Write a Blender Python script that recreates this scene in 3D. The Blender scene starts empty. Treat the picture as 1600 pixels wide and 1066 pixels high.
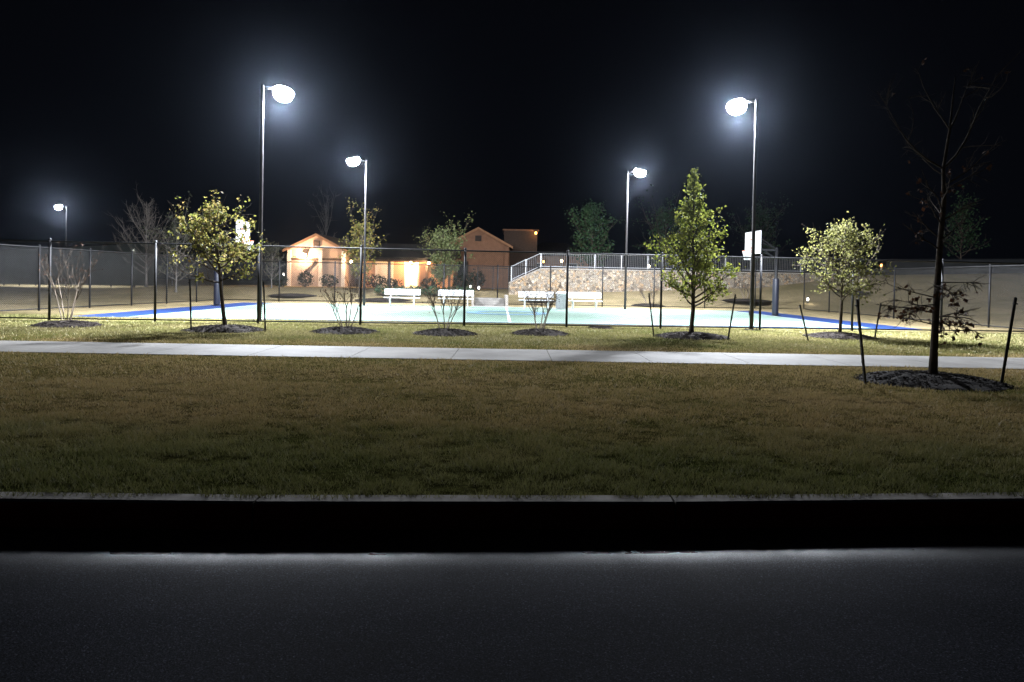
import bpy, math, random
import numpy as np
from mathutils import Matrix, Vector

PI = math.pi
R = math.radians
S = bpy.context.scene
C = S.collection

# ------------------------------------------------------------------ camera
F = 1150.0                 # focal length in photograph pixels (1600 wide)
CAM_H = 1.45
PITCH, ROLL = R(0.8), R(1.1)
SHIFT_Y = -0.049
cam_d = bpy.data.cameras.new("camera")
cam = bpy.data.objects.new("camera", cam_d)
C.objects.link(cam)
cam_d.sensor_width = 36
cam_d.lens = 36 * F / 1600
cam_d.shift_y = SHIFT_Y
cam_d.clip_start = 0.05
cam_d.clip_end = 600
CR = Matrix.Rotation(PI / 2 - PITCH, 4, 'X') @ Matrix.Rotation(ROLL, 4, 'Z')
cam.matrix_world = Matrix.Translation((0, 0, CAM_H)) @ CR
S.camera = cam

# ------------------------------------------------------------------ night sky
wd = bpy.data.worlds.new("World")
S.world = wd
wd.use_nodes = True
_bg = wd.node_tree.nodes["Background"]
_bg.inputs[0].default_value = (0.30, 0.36, 0.62, 1)
_bg.inputs[1].default_value = 0.0026

S.view_settings.view_transform = 'Standard'
S.view_settings.look = 'None'
S.view_settings.exposure = 0.4
S.view_settings.gamma = 1
S.cycles.use_denoising = True
S.cycles.max_bounces = 6
S.cycles.diffuse_bounces = 3
S.cycles.glossy_bounces = 2
S.cycles.transmission_bounces = 2
S.cycles.transparent_max_bounces = 8
S.cycles.volume_bounces = 0
S.cycles.sample_clamp_indirect = 4
S.cycles.caustics_reflective = False
S.cycles.caustics_refractive = False

LAMP_POWER = 12500.0
LAMP_COL = (0.86, 0.91, 1.0)
WARM = (1.0, 0.55, 0.22)


# ------------------------------------------------------------------ measuring
def ray(px, py):
    d = Vector(((px - 800) / F, (533 - py) / F + SHIFT_Y * 1600 / F, -1))
    return (CR.to_3x3() @ d)


def ground(px, py, z=0.0):
    d = ray(px, py)
    t = (z - CAM_H) / d.z
    return Vector((d.x * t, d.y * t, z))


def at(px, py, depth):
    d = ray(px, py)
    t = depth / d.y
    return Vector((d.x * t, depth, CAM_H + d.z * t))


def sstep(a, b, x):
    t = np.clip((np.asarray(x, float) - a) / (b - a), 0, 1)
    return t * t * (3 - 2 * t)


KERB_A, KERB_B = 4.44, 0.064      # back of kerb: y = A + B x


def kerb_y(x):
    x = np.asarray(x, float)
    return KERB_A + KERB_B * x + .007 * np.clip(x, -6, 6) ** 2


def hz(x, y):
    """height of the ground"""
    x = np.asarray(x, float)
    y = np.asarray(y, float)
    yk = kerb_y(x)
    z = 0.146 * (1 - sstep(0.0, 6.5, y - yk))
    base = np.interp(x, [-60, -2, 3, 17, 25, 40], [0.55, 0.7, 0.85, 1.3, 2.3, 2.8])
    z = z + base * sstep(43.5, 51, y) * sstep(-34, -22, x)
    z = z + 1.2 * sstep(19.5, 32, x) * sstep(27, 50, y) * (1 - sstep(43.5, 51, y))
    return z


def hz1(x, y):
    return float(hz(x, y))


# ------------------------------------------------------------------ mesh tools
class MB:
    def __init__(self):
        self.v = []
        self.f = []
        self.m = []

    def add(self, vs, fs, mi=0):
        n = len(self.v)
        self.v.extend([tuple(p) for p in vs])
        self.f.extend([tuple(i + n for i in q) for q in fs])
        self.m.extend([mi] * len(fs))

    def box(self, c, s, rot=None, mi=0, bevel=0.0):
        hx, hy, h = s[0] / 2, s[1] / 2, s[2] / 2
        c = Vector(c)
        if bevel > 0:
            b = min(bevel, hx * .9, hy * .9, h * .9)
            vs = []
            for sz in (-1, 1):
                for ins in ((b, 0), (0, b)):
                    pass
            ring = []
            for z, i in ((-h, b), (-h + b, 0), (h - b, 0), (h, b)):
                a, e = hx - i, hy - i
                ring.append([(-a, -e, z), (a, -e, z), (a, e, z), (-a, e, z)])
            vs = [p for r in ring for p in r]
            fs = [(3, 2, 1, 0), (12, 13, 14, 15)]
            for k in range(3):
                for j in range(4):
                    fs.append((k * 4 + j, k * 4 + (j + 1) % 4, k * 4 + 4 + (j + 1) % 4, k * 4 + 4 + j))
        else:
            vs = [(-hx, -hy, -h), (hx, -hy, -h), (hx, hy, -h), (-hx, hy, -h),
                  (-hx, -hy, h), (hx, -hy, h), (hx, hy, h), (-hx, hy, h)]
            fs = [(3, 2, 1, 0), (4, 5, 6, 7), (0, 1, 5, 4), (1, 2, 6, 5), (2, 3, 7, 6), (3, 0, 4, 7)]
        out = []
        for p in vs:
            q = Vector(p)
            if rot is not None:
                q = rot @ q
            out.append(q + c)
        self.add(out, fs, mi)
        return self

    def tube(self, pts, rad, n=6, cap=True, mi=0):
        pts = [Vector(p) for p in pts]
        if not hasattr(rad, '__len__'):
            rad = [rad] * len(pts)
        vs, fs = [], []
        up = None
        for i, p in enumerate(pts):
            if i == 0:
                d = pts[1] - p
            elif i == len(pts) - 1:
                d = p - pts[i - 1]
            else:
                d = pts[i + 1] - pts[i - 1]
            if d.length < 1e-9:
                d = Vector((0, 0, 1))
            d.normalize()
            if up is None:
                up = Vector((1, 0, 0)) if abs(d.x) < 0.9 else Vector((0, 1, 0))
            a = (up - d * up.dot(d))
            if a.length < 1e-6:
                a = d.orthogonal()
            a.normalize()
            up = a
            b = d.cross(a)
            for k in range(n):
                t = 2 * PI * k / n
                vs.append(p + (a * math.cos(t) + b * math.sin(t)) * rad[i])
        for i in range(len(pts) - 1):
            for k in range(n):
                k2 = (k + 1) % n
                fs.append((i * n + k, i * n + k2, (i + 1) * n + k2, (i + 1) * n + k))
        if cap:
            fs.append(tuple(range(n - 1, -1, -1)))
            m = (len(pts) - 1) * n
            fs.append(tuple(m + k for k in range(n)))
        self.add(vs, fs, mi)
        return self

    def prism(self, poly, y0, y1, mi=0):
        """poly: list of (x, z) counter-clockwise seen from -y; extruded along y"""
        n = len(poly)
        vs = [(x, y0, z) for x, z in poly] + [(x, y1, z) for x, z in poly]
        fs = [tuple(range(n)), tuple(range(2 * n - 1, n - 1, -1))]
        for k in range(n):
            j = (k + 1) % n
            fs.append((j, k, n + k, n + j))
        self.add(vs, fs, mi)
        return self

    def lathe(self, prof, n=16, c=(0, 0, 0), mi=0):
        vs, fs = [], []
        for r, z in prof:
            for k in range(n):
                t = 2 * PI * k / n
                vs.append((c[0] + r * math.cos(t), c[1] + r * math.sin(t), c[2] + z))
        for i in range(len(prof) - 1):
            for k in range(n):
                k2 = (k + 1) % n
                fs.append((i * n + k, i * n + k2, (i + 1) * n + k2, (i + 1) * n + k))
        fs.append(tuple(range(n - 1, -1, -1)))
        m = (len(prof) - 1) * n
        fs.append(tuple(m + k for k in range(n)))
        self.add(vs, fs, mi)
        return self

    def build(self, name, mats, parent=None, smooth=False):
        me = bpy.data.meshes.new(name)
        me.from_pydata(self.v, [], self.f)
        if not isinstance(mats, (list, tuple)):
            mats = [mats]
        for m in mats:
            me.materials.append(m)
        if len(mats) > 1:
            me.polygons.foreach_set("material_index", self.m)
        if smooth:
            me.polygons.foreach_set("use_smooth", [True] * len(me.polygons))
        me.update()
        o = bpy.data.objects.new(name, me)
        C.objects.link(o)
        o.parent = parent
        return o


def np_mesh(name, verts, nper, mat, parent=None, attr=None):
    """separate faces of nper corners from an (N, nper, 3) array"""
    n = len(verts)
    me = bpy.data.meshes.new(name)
    me.vertices.add(n * nper)
    me.vertices.foreach_set("co", np.ascontiguousarray(verts, dtype=np.float32).ravel())
    me.loops.add(n * nper)
    me.loops.foreach_set("vertex_index", np.arange(n * nper, dtype=np.int32))
    me.polygons.add(n)
    me.polygons.foreach_set("loop_start", np.arange(0, n * nper, nper, dtype=np.int32))
    me.update(calc_edges=True)
    me.materials.append(mat)
    o = bpy.data.objects.new(name, me)
    C.objects.link(o)
    o.parent = parent
    return o


def tag(o, label=None, cat=None, group=None, kind=None):
    if label:
        o["label"] = label
    if cat:
        o["category"] = cat
    if group:
        o["group"] = group
    if kind:
        o["kind"] = kind
    return o


def thing(name, label, cat, loc, rz=0.0, group=None):
    o = bpy.data.objects.new(name, None)
    o.empty_display_size = 0.2
    C.objects.link(o)
    o.location = loc
    o.rotation_euler = (0, 0, rz)
    return tag(o, label, cat, group)


def copy_tree(o, parent=None):
    c = o.copy()
    C.objects.link(c)
    c.parent = parent
    for ch in list(o.children):
        copy_tree(ch, c)
    return c


def struct(o):
    o["kind"] = "structure"
    return o


# ------------------------------------------------------------------ materials
def new_mat(name):
    m = bpy.data.materials.new(name)
    m.use_nodes = True
    nt = m.node_tree
    p = nt.nodes["Principled BSDF"]
    return m, nt, p


def L(nt, a, b):
    nt.links.new(a, b)


def noise(nt, scale, detail=4, rough=0.55, coord=None, dist=0.0):
    n = nt.nodes.new("ShaderNodeTexNoise")
    n.inputs["Scale"].default_value = scale
    n.inputs["Detail"].default_value = detail
    n.inputs["Roughness"].default_value = rough
    n.inputs["Distortion"].default_value = dist
    if coord is not None:
        L(nt, coord, n.inputs["Vector"])
    return n


def ramp(nt, src, stops):
    r = nt.nodes.new("ShaderNodeValToRGB")
    e = r.color_ramp.elements
    while len(e) < len(stops):
        e.new(0.5)
    for k, (pos, col) in enumerate(stops):
        e[k].position = pos
        e[k].color = (*col, 1) if len(col) == 3 else col
    L(nt, src, r.inputs[0])
    return r


def coords(nt, kind="Object"):
    t = nt.nodes.new("ShaderNodeTexCoord")
    return t.outputs[kind]


def bump(nt, p, h, strength, dist=0.01):
    b = nt.nodes.new("ShaderNodeBump")
    b.inputs["Strength"].default_value = strength
    b.inputs["Distance"].default_value = dist
    L(nt, h, b.inputs["Height"])
    L(nt, b.outputs[0], p.inputs["Normal"])
    return b


def mixc(nt, fac, a, b, mode='MIX'):
    m = nt.nodes.new("ShaderNodeMix")
    m.data_type = 'RGBA'
    m.blend_type = mode
    for sock, val in ((m.inputs[0], fac), (m.inputs[6], a), (m.inputs[7], b)):
        if hasattr(val, 'links') or hasattr(val, 'is_linked'):
            L(nt, val, sock)
        elif isinstance(val, (int, float)):
            sock.default_value = val
        else:
            sock.default_value = (*val, 1)
    return m.outputs[2]


def speck_mat(name, c1, c2, scale=8, rough=0.8, bump_s=0.15, metal=0.0, detail=5, bscale=None, spec=0.5):
    m, nt, p = new_mat(name)
    co = coords(nt)
    n = noise(nt, scale, detail, 0.6, co)
    r = ramp(nt, n.outputs[0], [(0.3, c1), (0.7, c2)])
    L(nt, r.outputs[0], p.inputs["Base Color"])
    p.inputs["Roughness"].default_value = rough
    p.inputs["Metallic"].default_value = metal
    p.inputs["Specular IOR Level"].default_value = spec
    if bump_s:
        n2 = noise(nt, bscale or scale * 6, 3, 0.6, co)
        bump(nt, p, n2.outputs[0], bump_s, 0.01)
    return m


def glow_mat(name, col, strength):
    m, nt, p = new_mat(name)
    p.inputs["Base Color"].default_value = (*col, 1)
    p.inputs["Emission Color"].default_value = (*col, 1)
    p.inputs["Emission Strength"].default_value = strength
    return m


def leaf_mat(name, cols, trans=0.5):
    m, nt, p = new_mat(name)
    g = nt.nodes.new("ShaderNodeNewGeometry")
    co = coords(nt)
    n = noise(nt, 1.7, 3, 0.6, co)
    mx = nt.nodes.new("ShaderNodeMath")
    mx.operation = 'MULTIPLY_ADD'
    L(nt, g.outputs["Random Per Island"], mx.inputs[0])
    mx.inputs[1].default_value = 0.55
    sub = nt.nodes.new("ShaderNodeMath")
    sub.operation = 'MULTIPLY'
    L(nt, n.outputs[0], sub.inputs[0])
    sub.inputs[1].default_value = 0.5
    L(nt, sub.outputs[0], mx.inputs[2])
    k = len(cols)
    r = ramp(nt, mx.outputs[0], [(0.12 + 0.72 * i / (k - 1), c) for i, c in enumerate(cols)])
    L(nt, r.outputs[0], p.inputs["Base Color"])
    p.inputs["Roughness"].default_value = 0.7
    p.inputs["Specular IOR Level"].default_value = 0.15
    t = nt.nodes.new("ShaderNodeBsdfTranslucent")
    L(nt, r.outputs[0], t.inputs[0])
    ms = nt.nodes.new("ShaderNodeMixShader")
    ms.inputs[0].default_value = trans
    L(nt, p.outputs[0], ms.inputs[1])
    L(nt, t.outputs[0], ms.inputs[2])
    L(nt, ms.outputs[0], nt.nodes["Material Output"].inputs[0])
    return m


def make_asphalt():
    m, nt, p = new_mat("asphalt")
    co = coords(nt)
    n1 = noise(nt, 0.8, 5, 0.6, co)
    n2 = noise(nt, 120, 3, 0.75, co)
    v = nt.nodes.new("ShaderNodeTexVoronoi")
    v.inputs["Scale"].default_value = 150
    L(nt, co, v.inputs["Vector"])
    r1 = ramp(nt, n2.outputs[0], [(0.30, (0.006, 0.0068, 0.0105)), (0.55, (0.021, 0.0235, 0.034)), (0.75, (0.10, 0.107, 0.132))])
    r2 = ramp(nt, n1.outputs[0], [(0.32, (0.55, 0.55, 0.55)), (0.68, (1.25, 1.25, 1.25))])
    sp = nt.nodes.new("ShaderNodeSeparateColor")
    L(nt, v.outputs["Color"], sp.inputs[0])
    r3 = ramp(nt, sp.outputs[0], [(0.0, (0.45, 0.45, 0.45)), (0.8, (1.3, 1.3, 1.35)), (0.93, (1.45, 1.45, 1.5)), (0.96, (2.6, 2.6, 2.7))])
    L(nt, mixc(nt, 1.0, mixc(nt, 1.0, r1.outputs[0], r2.outputs[0], 'MULTIPLY'), r3.outputs[0], 'MULTIPLY'), p.inputs["Base Color"])
    rr = ramp(nt, n2.outputs[0], [(0.3, (0.85,) * 3), (0.8, (0.6,) * 3)])
    # damp film along the gutter, broken up by noise
    at_ = nt.nodes.new("ShaderNodeAttribute")
    at_.attribute_name = 'damp'
    n4 = noise(nt, 2.2, 4, 0.6, co)
    wr = ramp(nt, n4.outputs[0], [(0.34, (0.72,) * 3), (0.6, (1.0,) * 3)])
    wet = nt.nodes.new("ShaderNodeMath")
    wet.operation = 'MULTIPLY'
    L(nt, at_.outputs["Fac"], wet.inputs[0])
    L(nt, wr.outputs[0], wet.inputs[1])
    L(nt, mixc(nt, wet.outputs[0], rr.outputs[0], (0.25, 0.25, 0.25)), p.inputs["Roughness"])
    sm = nt.nodes.new("ShaderNodeMath")
    sm.operation = 'MULTIPLY_ADD'
    L(nt, wet.outputs[0], sm.inputs[0])
    sm.inputs[1].default_value = 0.75
    sm.inputs[2].default_value = 0.028
    L(nt, sm.outputs[0], p.inputs["Specular IOR Level"])
    bump(nt, p, n2.outputs[0], 0.5, 0.006)
    return m


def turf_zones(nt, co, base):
    """greener, ranker turf along the kerb and the fence, with light painted in: mid lawn lightened, fence strip darkened; tan dormant turf beyond the fence"""
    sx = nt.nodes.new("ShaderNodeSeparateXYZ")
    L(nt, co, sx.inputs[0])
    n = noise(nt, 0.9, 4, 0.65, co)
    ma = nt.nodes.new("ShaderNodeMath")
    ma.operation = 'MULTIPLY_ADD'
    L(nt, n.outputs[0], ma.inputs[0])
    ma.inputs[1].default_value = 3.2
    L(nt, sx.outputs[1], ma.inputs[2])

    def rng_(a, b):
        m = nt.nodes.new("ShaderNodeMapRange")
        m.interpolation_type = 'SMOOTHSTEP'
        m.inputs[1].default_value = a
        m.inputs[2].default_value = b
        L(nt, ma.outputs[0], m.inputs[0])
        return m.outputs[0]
    kerbside = mixc(nt, rng_(6.4, 9.4), (0.80, 1.00, 0.86), (1.30, 1.28, 1.28))  # greener by the kerb; mid lawn also painted lighter, as if better lit
    fence = mixc(nt, rng_(17.0, 19.0), (1.0, 1.0, 1.0), (0.66, 0.76, 0.74))  # painted darker by the fence, against the strong lamp light there
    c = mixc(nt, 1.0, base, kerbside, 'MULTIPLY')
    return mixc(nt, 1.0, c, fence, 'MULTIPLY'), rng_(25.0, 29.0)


def make_lawn():
    m, nt, p = new_mat("lawn_turf")
    co = coords(nt)
    n1 = noise(nt, 0.35, 5, 0.6, co)
    n2 = noise(nt, 22, 4, 0.7, co)
    r1 = ramp(nt, n1.outputs[0], [(0.32, (0.11, 0.11, 0.032)), (0.5, (0.19, 0.155, 0.058)), (0.68, (0.26, 0.195, 0.095))])
    r2 = ramp(nt, n2.outputs[0], [(0.25, (0.45, 0.45, 0.45)), (0.75, (1.35, 1.35, 1.35))])
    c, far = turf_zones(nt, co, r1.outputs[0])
    n6 = noise(nt, 9, 5, 0.75, co)
    soil = ramp(nt, n6.outputs[0], [(0.40, (0.30, 0.29, 0.27)), (0.62, (1.0, 1.0, 1.0))])
    c = mixc(nt, 1.0, c, soil.outputs[0], 'MULTIPLY')
    n5 = noise(nt, 0.5, 5, 0.65, co)
    tan = ramp(nt, n5.outputs[0], [(0.3, (0.24, 0.20, 0.10)), (0.55, (0.36, 0.285, 0.16)), (0.75, (0.42, 0.335, 0.195))])
    c = mixc(nt, far, c, tan.outputs[0])
    L(nt, mixc(nt, 1.0, c, r2.outputs[0], 'MULTIPLY'), p.inputs["Base Color"])
    p.inputs["Roughness"].default_value = 0.95
    p.inputs["Specular IOR Level"].default_value = 0.0
    n3 = noise(nt, 35, 4, 0.7, co)
    bump(nt, p, n3.outputs[0], 0.9, 0.05)
    return m


def make_blades():
    m, nt, p = new_mat("grass_blades")
    co = coords(nt)
    g = nt.nodes.new("ShaderNodeNewGeometry")
    n1 = noise(nt, 0.35, 5, 0.6, co)
    n1b = noise(nt, 2.3, 3, 0.6, co)
    ad = nt.nodes.new("ShaderNodeMath")
    ad.operation = 'MULTIPLY_ADD'
    L(nt, g.outputs["Random Per Island"], ad.inputs[0])
    ad.inputs[1].default_value = 0.5
    L(nt, n1.outputs[0], ad.inputs[2])
    ad2 = nt.nodes.new("ShaderNodeMath")
    ad2.operation = 'MULTIPLY_ADD'
    L(nt, n1b.outputs[0], ad2.inputs[0])
    ad2.inputs[1].default_value = 0.35
    L(nt, ad.outputs[0], ad2.inputs[2])
    r = ramp(nt, ad2.outputs[0], [(0.36, (0.035, 0.045, 0.014)), (0.52, (0.13, 0.138, 0.038)), (0.75, (0.29, 0.245, 0.092)), (1.0, (0.42, 0.325, 0.16))])
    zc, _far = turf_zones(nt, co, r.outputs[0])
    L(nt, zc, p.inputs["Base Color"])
    p.inputs["Roughness"].default_value = 0.6
    p.inputs["Specular IOR Level"].default_value = 0.25
    t = nt.nodes.new("ShaderNodeBsdfTranslucent")
    L(nt, zc, t.inputs[0])
    ms = nt.nodes.new("ShaderNodeMixShader")
    ms.inputs[0].default_value = 0.25
    L(nt, p.outputs[0], ms.inputs[1])
    L(nt, t.outputs[0], ms.inputs[2])
    L(nt, ms.outputs[0], nt.nodes["Material Output"].inputs[0])
    return m


def make_stone():
    m, nt, p = new_mat("field_stone")
    co = coords(nt)
    v = nt.nodes.new("ShaderNodeTexVoronoi")
    v.inputs["Scale"].default_value = 6.4
    L(nt, co, v.inputs["Vector"])
    e = nt.nodes.new("ShaderNodeTexVoronoi")
    e.feature = 'DISTANCE_TO_EDGE'
    e.inputs["Scale"].default_value = 6.4
    L(nt, co, e.inputs["Vector"])
    s = nt.nodes.new("ShaderNodeSeparateColor")
    L(nt, v.outputs["Color"], s.inputs[0])
    r = ramp(nt, s.outputs[0], [(0.0, (0.13, 0.10, 0.075)), (0.3, (0.42, 0.35, 0.26)), (0.55, (0.29, 0.26, 0.22)),
                                (0.8, (0.46, 0.30, 0.16)), (1.0, (0.55, 0.49, 0.40))])
    er = ramp(nt, e.outputs["Distance"], [(0.02, (0.32, 0.30, 0.27)), (0.07, (1, 1, 1))])
    n = noise(nt, 30, 4, 0.6, co)
    nr = ramp(nt, n.outputs[0], [(0.3, (0.7,) * 3), (0.7, (1.15,) * 3)])
    c = mixc(nt, 1.0, r.outputs[0], er.outputs[0], 'MULTIPLY')
    L(nt, mixc(nt, 1.0, c, nr.outputs[0], 'MULTIPLY'), p.inputs["Base Color"])
    p.inputs["Roughness"].default_value = 0.9
    bump(nt, p, er.outputs[0], 0.8, 0.05)
    return m


def make_kerb_red():
    m, nt, p = new_mat("worn_red_paint")
    co = coords(nt)
    n = noise(nt, 3.0, 6, 0.65, co)
    n2 = noise(nt, 60, 3, 0.6, co)
    r = ramp(nt, n.outputs[0], [(0.35, (0.56, 0.030, 0.018)), (0.62, (0.48, 0.05, 0.03)), (0.8, (0.36, 0.15, 0.10))])
    L(nt, r.outputs[0], p.inputs["Base Color"])
    p.inputs["Roughness"].default_value = 0.7
    bump(nt, p, n2.outputs[0], 0.25, 0.005)
    return m


def make_shingle(name, c1, c2):
    m, nt, p = new_mat(name)
    co = coords(nt)
    b = nt.nodes.new("ShaderNodeTexBrick")
    b.inputs["Scale"].default_value = 5
    b.inputs["Color1"].default_value = (*c1, 1)
    b.inputs["Color2"].default_value = (*c2, 1)
    b.inputs["Mortar"].default_value = (c1[0] * .4, c1[1] * .4, c1[2] * .4, 1)
    L(nt, co, b.inputs["Vector"])
    L(nt, b.outputs[0], p.inputs["Base Color"])
    p.inputs["Roughness"].default_value = 0.9
    return m


M = {}
M['asphalt'] = make_asphalt()
M['lawn'] = make_lawn()
M['blades'] = make_blades()
M['stone'] = make_stone()
M['kerb_red'] = make_kerb_red()
M['concrete'] = speck_mat('path_concrete', (0.125, 0.117, 0.106), (0.33, 0.312, 0.285), 0.7, 0.72, 0.12, bscale=60)
M['gutter'] = speck_mat('gutter_concrete', (0.05, 0.05, 0.053), (0.09, 0.09, 0.093), 30, 0.33, 0.3, bscale=120, spec=0.5)
M['kerb_top'] = speck_mat('kerb_concrete', (0.24, 0.215, 0.19), (0.44, 0.40, 0.355), 9, 0.85, 0.2, bscale=80)
M['court_green'] = speck_mat('court_green_paint', (0.165, 0.255, 0.20), (0.205, 0.30, 0.24), 0.5, 0.6, 0.05, bscale=90)
M['court_blue'] = speck_mat('court_blue_paint', (0.006, 0.028, 0.125), (0.010, 0.038, 0.16), 0.6, 0.6, 0.05, bscale=90)
M['court_white'] = speck_mat('court_white_paint', (0.74, 0.75, 0.74), (0.82, 0.82, 0.82), 3, 0.6, 0)
M['court_lightblue'] = speck_mat('court_pale_blue_paint', (0.16, 0.32, 0.50), (0.2, 0.36, 0.54), 2, 0.6, 0)
M['fence_black'] = speck_mat('black_coated_steel', (0.010, 0.010, 0.011), (0.018, 0.018, 0.02), 5, 0.55, 0, spec=0.22)
M['wire'] = speck_mat('black_coated_wire', (0.04, 0.04, 0.042), (0.07, 0.07, 0.072), 5, 0.5, 0)
M['bronze'] = speck_mat('bronze_pole', (0.028, 0.027, 0.028), (0.05, 0.047, 0.048), 5, 0.38, 0, metal=0.35)
M['white_metal'] = speck_mat('white_powder_coat', (0.74, 0.75, 0.76), (0.80, 0.80, 0.81), 6, 0.45, 0)
M['acrylic'] = speck_mat('white_board', (0.72, 0.72, 0.72), (0.80, 0.80, 0.80), 4, 0.35, 0)
M['rim_orange'] = speck_mat('orange_steel', (0.65, 0.12, 0.03), (0.7, 0.15, 0.04), 6, 0.4, 0)
M['net'] = speck_mat('white_cord', (0.7, 0.7, 0.7), (0.8, 0.8, 0.8), 6, 0.8, 0)
M['pad_blue'] = speck_mat('navy_pad', (0.004, 0.006, 0.016), (0.008, 0.010, 0.022), 4, 0.5, 0)
M['mulch'] = speck_mat('dark_bark_mulch', (0.008, 0.0065, 0.006), (0.04, 0.03, 0.024), 26, 0.95, 0.9, bscale=45, spec=0.2)
M['bark'] = speck_mat('grey_brown_bark', (0.035, 0.027, 0.02), (0.11, 0.088, 0.068), 14, 0.95, 0.5, bscale=50, spec=0.15)
M['bark_pale'] = speck_mat('pale_smooth_bark', (0.18, 0.14, 0.11), (0.34, 0.28, 0.22), 10, 0.8, 0.2, spec=0.2)
M['bark_grey'] = speck_mat('ashen_bark', (0.13, 0.12, 0.11), (0.22, 0.2, 0.185), 10, 0.9, 0.2, spec=0.2)
M['stake'] = speck_mat('dark_steel_stake', (0.012, 0.012, 0.012), (0.03, 0.027, 0.024), 9, 0.6, 0.1)
M['leaf_gold'] = leaf_mat('gold_oak_leaf', [(0.06, 0.08, 0.02), (0.15, 0.16, 0.038), (0.26, 0.235, 0.065), (0.34, 0.24, 0.09)])
M['leaf_green'] = leaf_mat('bright_green_leaf', [(0.05, 0.068, 0.012), (0.145, 0.17, 0.028), (0.27, 0.275, 0.06)])
M['leaf_lime'] = leaf_mat('yellow_green_leaf', [(0.055, 0.065, 0.02), (0.13, 0.13, 0.04), (0.22, 0.205, 0.08)])
M['leaf_dark'] = leaf_mat('dark_green_leaf', [(0.012, 0.03, 0.014), (0.03, 0.065, 0.028), (0.05, 0.095, 0.04)], 0.2)
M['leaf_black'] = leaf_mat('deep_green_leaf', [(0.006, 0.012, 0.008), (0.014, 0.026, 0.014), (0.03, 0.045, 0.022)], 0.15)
M['leaf_grey'] = leaf_mat('grey_green_leaf', [(0.05, 0.06, 0.04), (0.10, 0.11, 0.08), (0.16, 0.16, 0.11)])
M['leaf_sage'] = leaf_mat('sage_green_leaf', [(0.07, 0.095, 0.035), (0.15, 0.185, 0.075), (0.23, 0.25, 0.12)])
M['leaf_dead'] = leaf_mat('dry_brown_leaf', [(0.03, 0.015, 0.009), (0.07, 0.035, 0.02), (0.13, 0.055, 0.025)], 0.15)
M['stucco'] = speck_mat('tan_stucco', (0.44, 0.29, 0.19), (0.54, 0.37, 0.25), 3, 0.9, 0.2, bscale=70)
M['stucco_rust'] = speck_mat('russet_siding', (0.34, 0.17, 0.085), (0.42, 0.225, 0.12), 3, 0.9, 0.2, bscale=70)
M['brick_dim'] = speck_mat('dark_russet_brick', (0.23, 0.115, 0.065), (0.31, 0.16, 0.092), 3, 0.9, 0.2, bscale=70)
M['panel'] = speck_mat('taupe_panel', (0.27, 0.20, 0.155), (0.34, 0.26, 0.20), 4, 0.9, 0.1)
M['trim'] = speck_mat('cream_trim', (0.55, 0.47, 0.38), (0.64, 0.56, 0.46), 4, 0.8, 0.05)
M['timber'] = speck_mat('dark_stained_timber', (0.05, 0.03, 0.02), (0.10, 0.06, 0.038), 8, 0.8, 0.2)
M['roof_brown'] = make_shingle('brown_shingle', (0.10, 0.055, 0.035), (0.16, 0.09, 0.055))
M['roof_dark'] = make_shingle('dark_shingle', (0.03, 0.028, 0.028), (0.055, 0.05, 0.048))
M['glass_dark'] = speck_mat('dark_glass', (0.01, 0.012, 0.014), (0.02, 0.022, 0.025), 2, 0.1, 0)
M['screen'] = speck_mat('green_windscreen', (0.13, 0.155, 0.145), (0.18, 0.205, 0.19), 0.4, 0.9, 0.1, bscale=50)
M['screen_black'] = speck_mat('black_windscreen', (0.02, 0.022, 0.024), (0.04, 0.042, 0.045), 0.5, 0.9, 0.1)
M['picket'] = speck_mat('grey_picket', (0.16, 0.16, 0.17), (0.24, 0.24, 0.25), 8, 0.5, 0)
M['galv'] = speck_mat('galvanised_rail', (0.40, 0.41, 0.43), (0.52, 0.53, 0.55), 8, 0.5, 0, metal=0.3)
M['lens'] = glow_mat('floodlight_lens', (0.86, 0.91, 1.0), 480)
M['warm_glow'] = glow_mat('warm_lamp_glass', (1.0, 0.72, 0.42), 25)
M['white_glow'] = glow_mat('white_lamp_glass', (1.0, 0.97, 0.9), 4)
M['amber_glow'] = glow_mat('amber_lamp_glass', (1.0, 0.42, 0.10), 6)
M['door_glow'] = glow_mat('lit_doorway', (1.0, 0.66, 0.34), 1.6)


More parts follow.
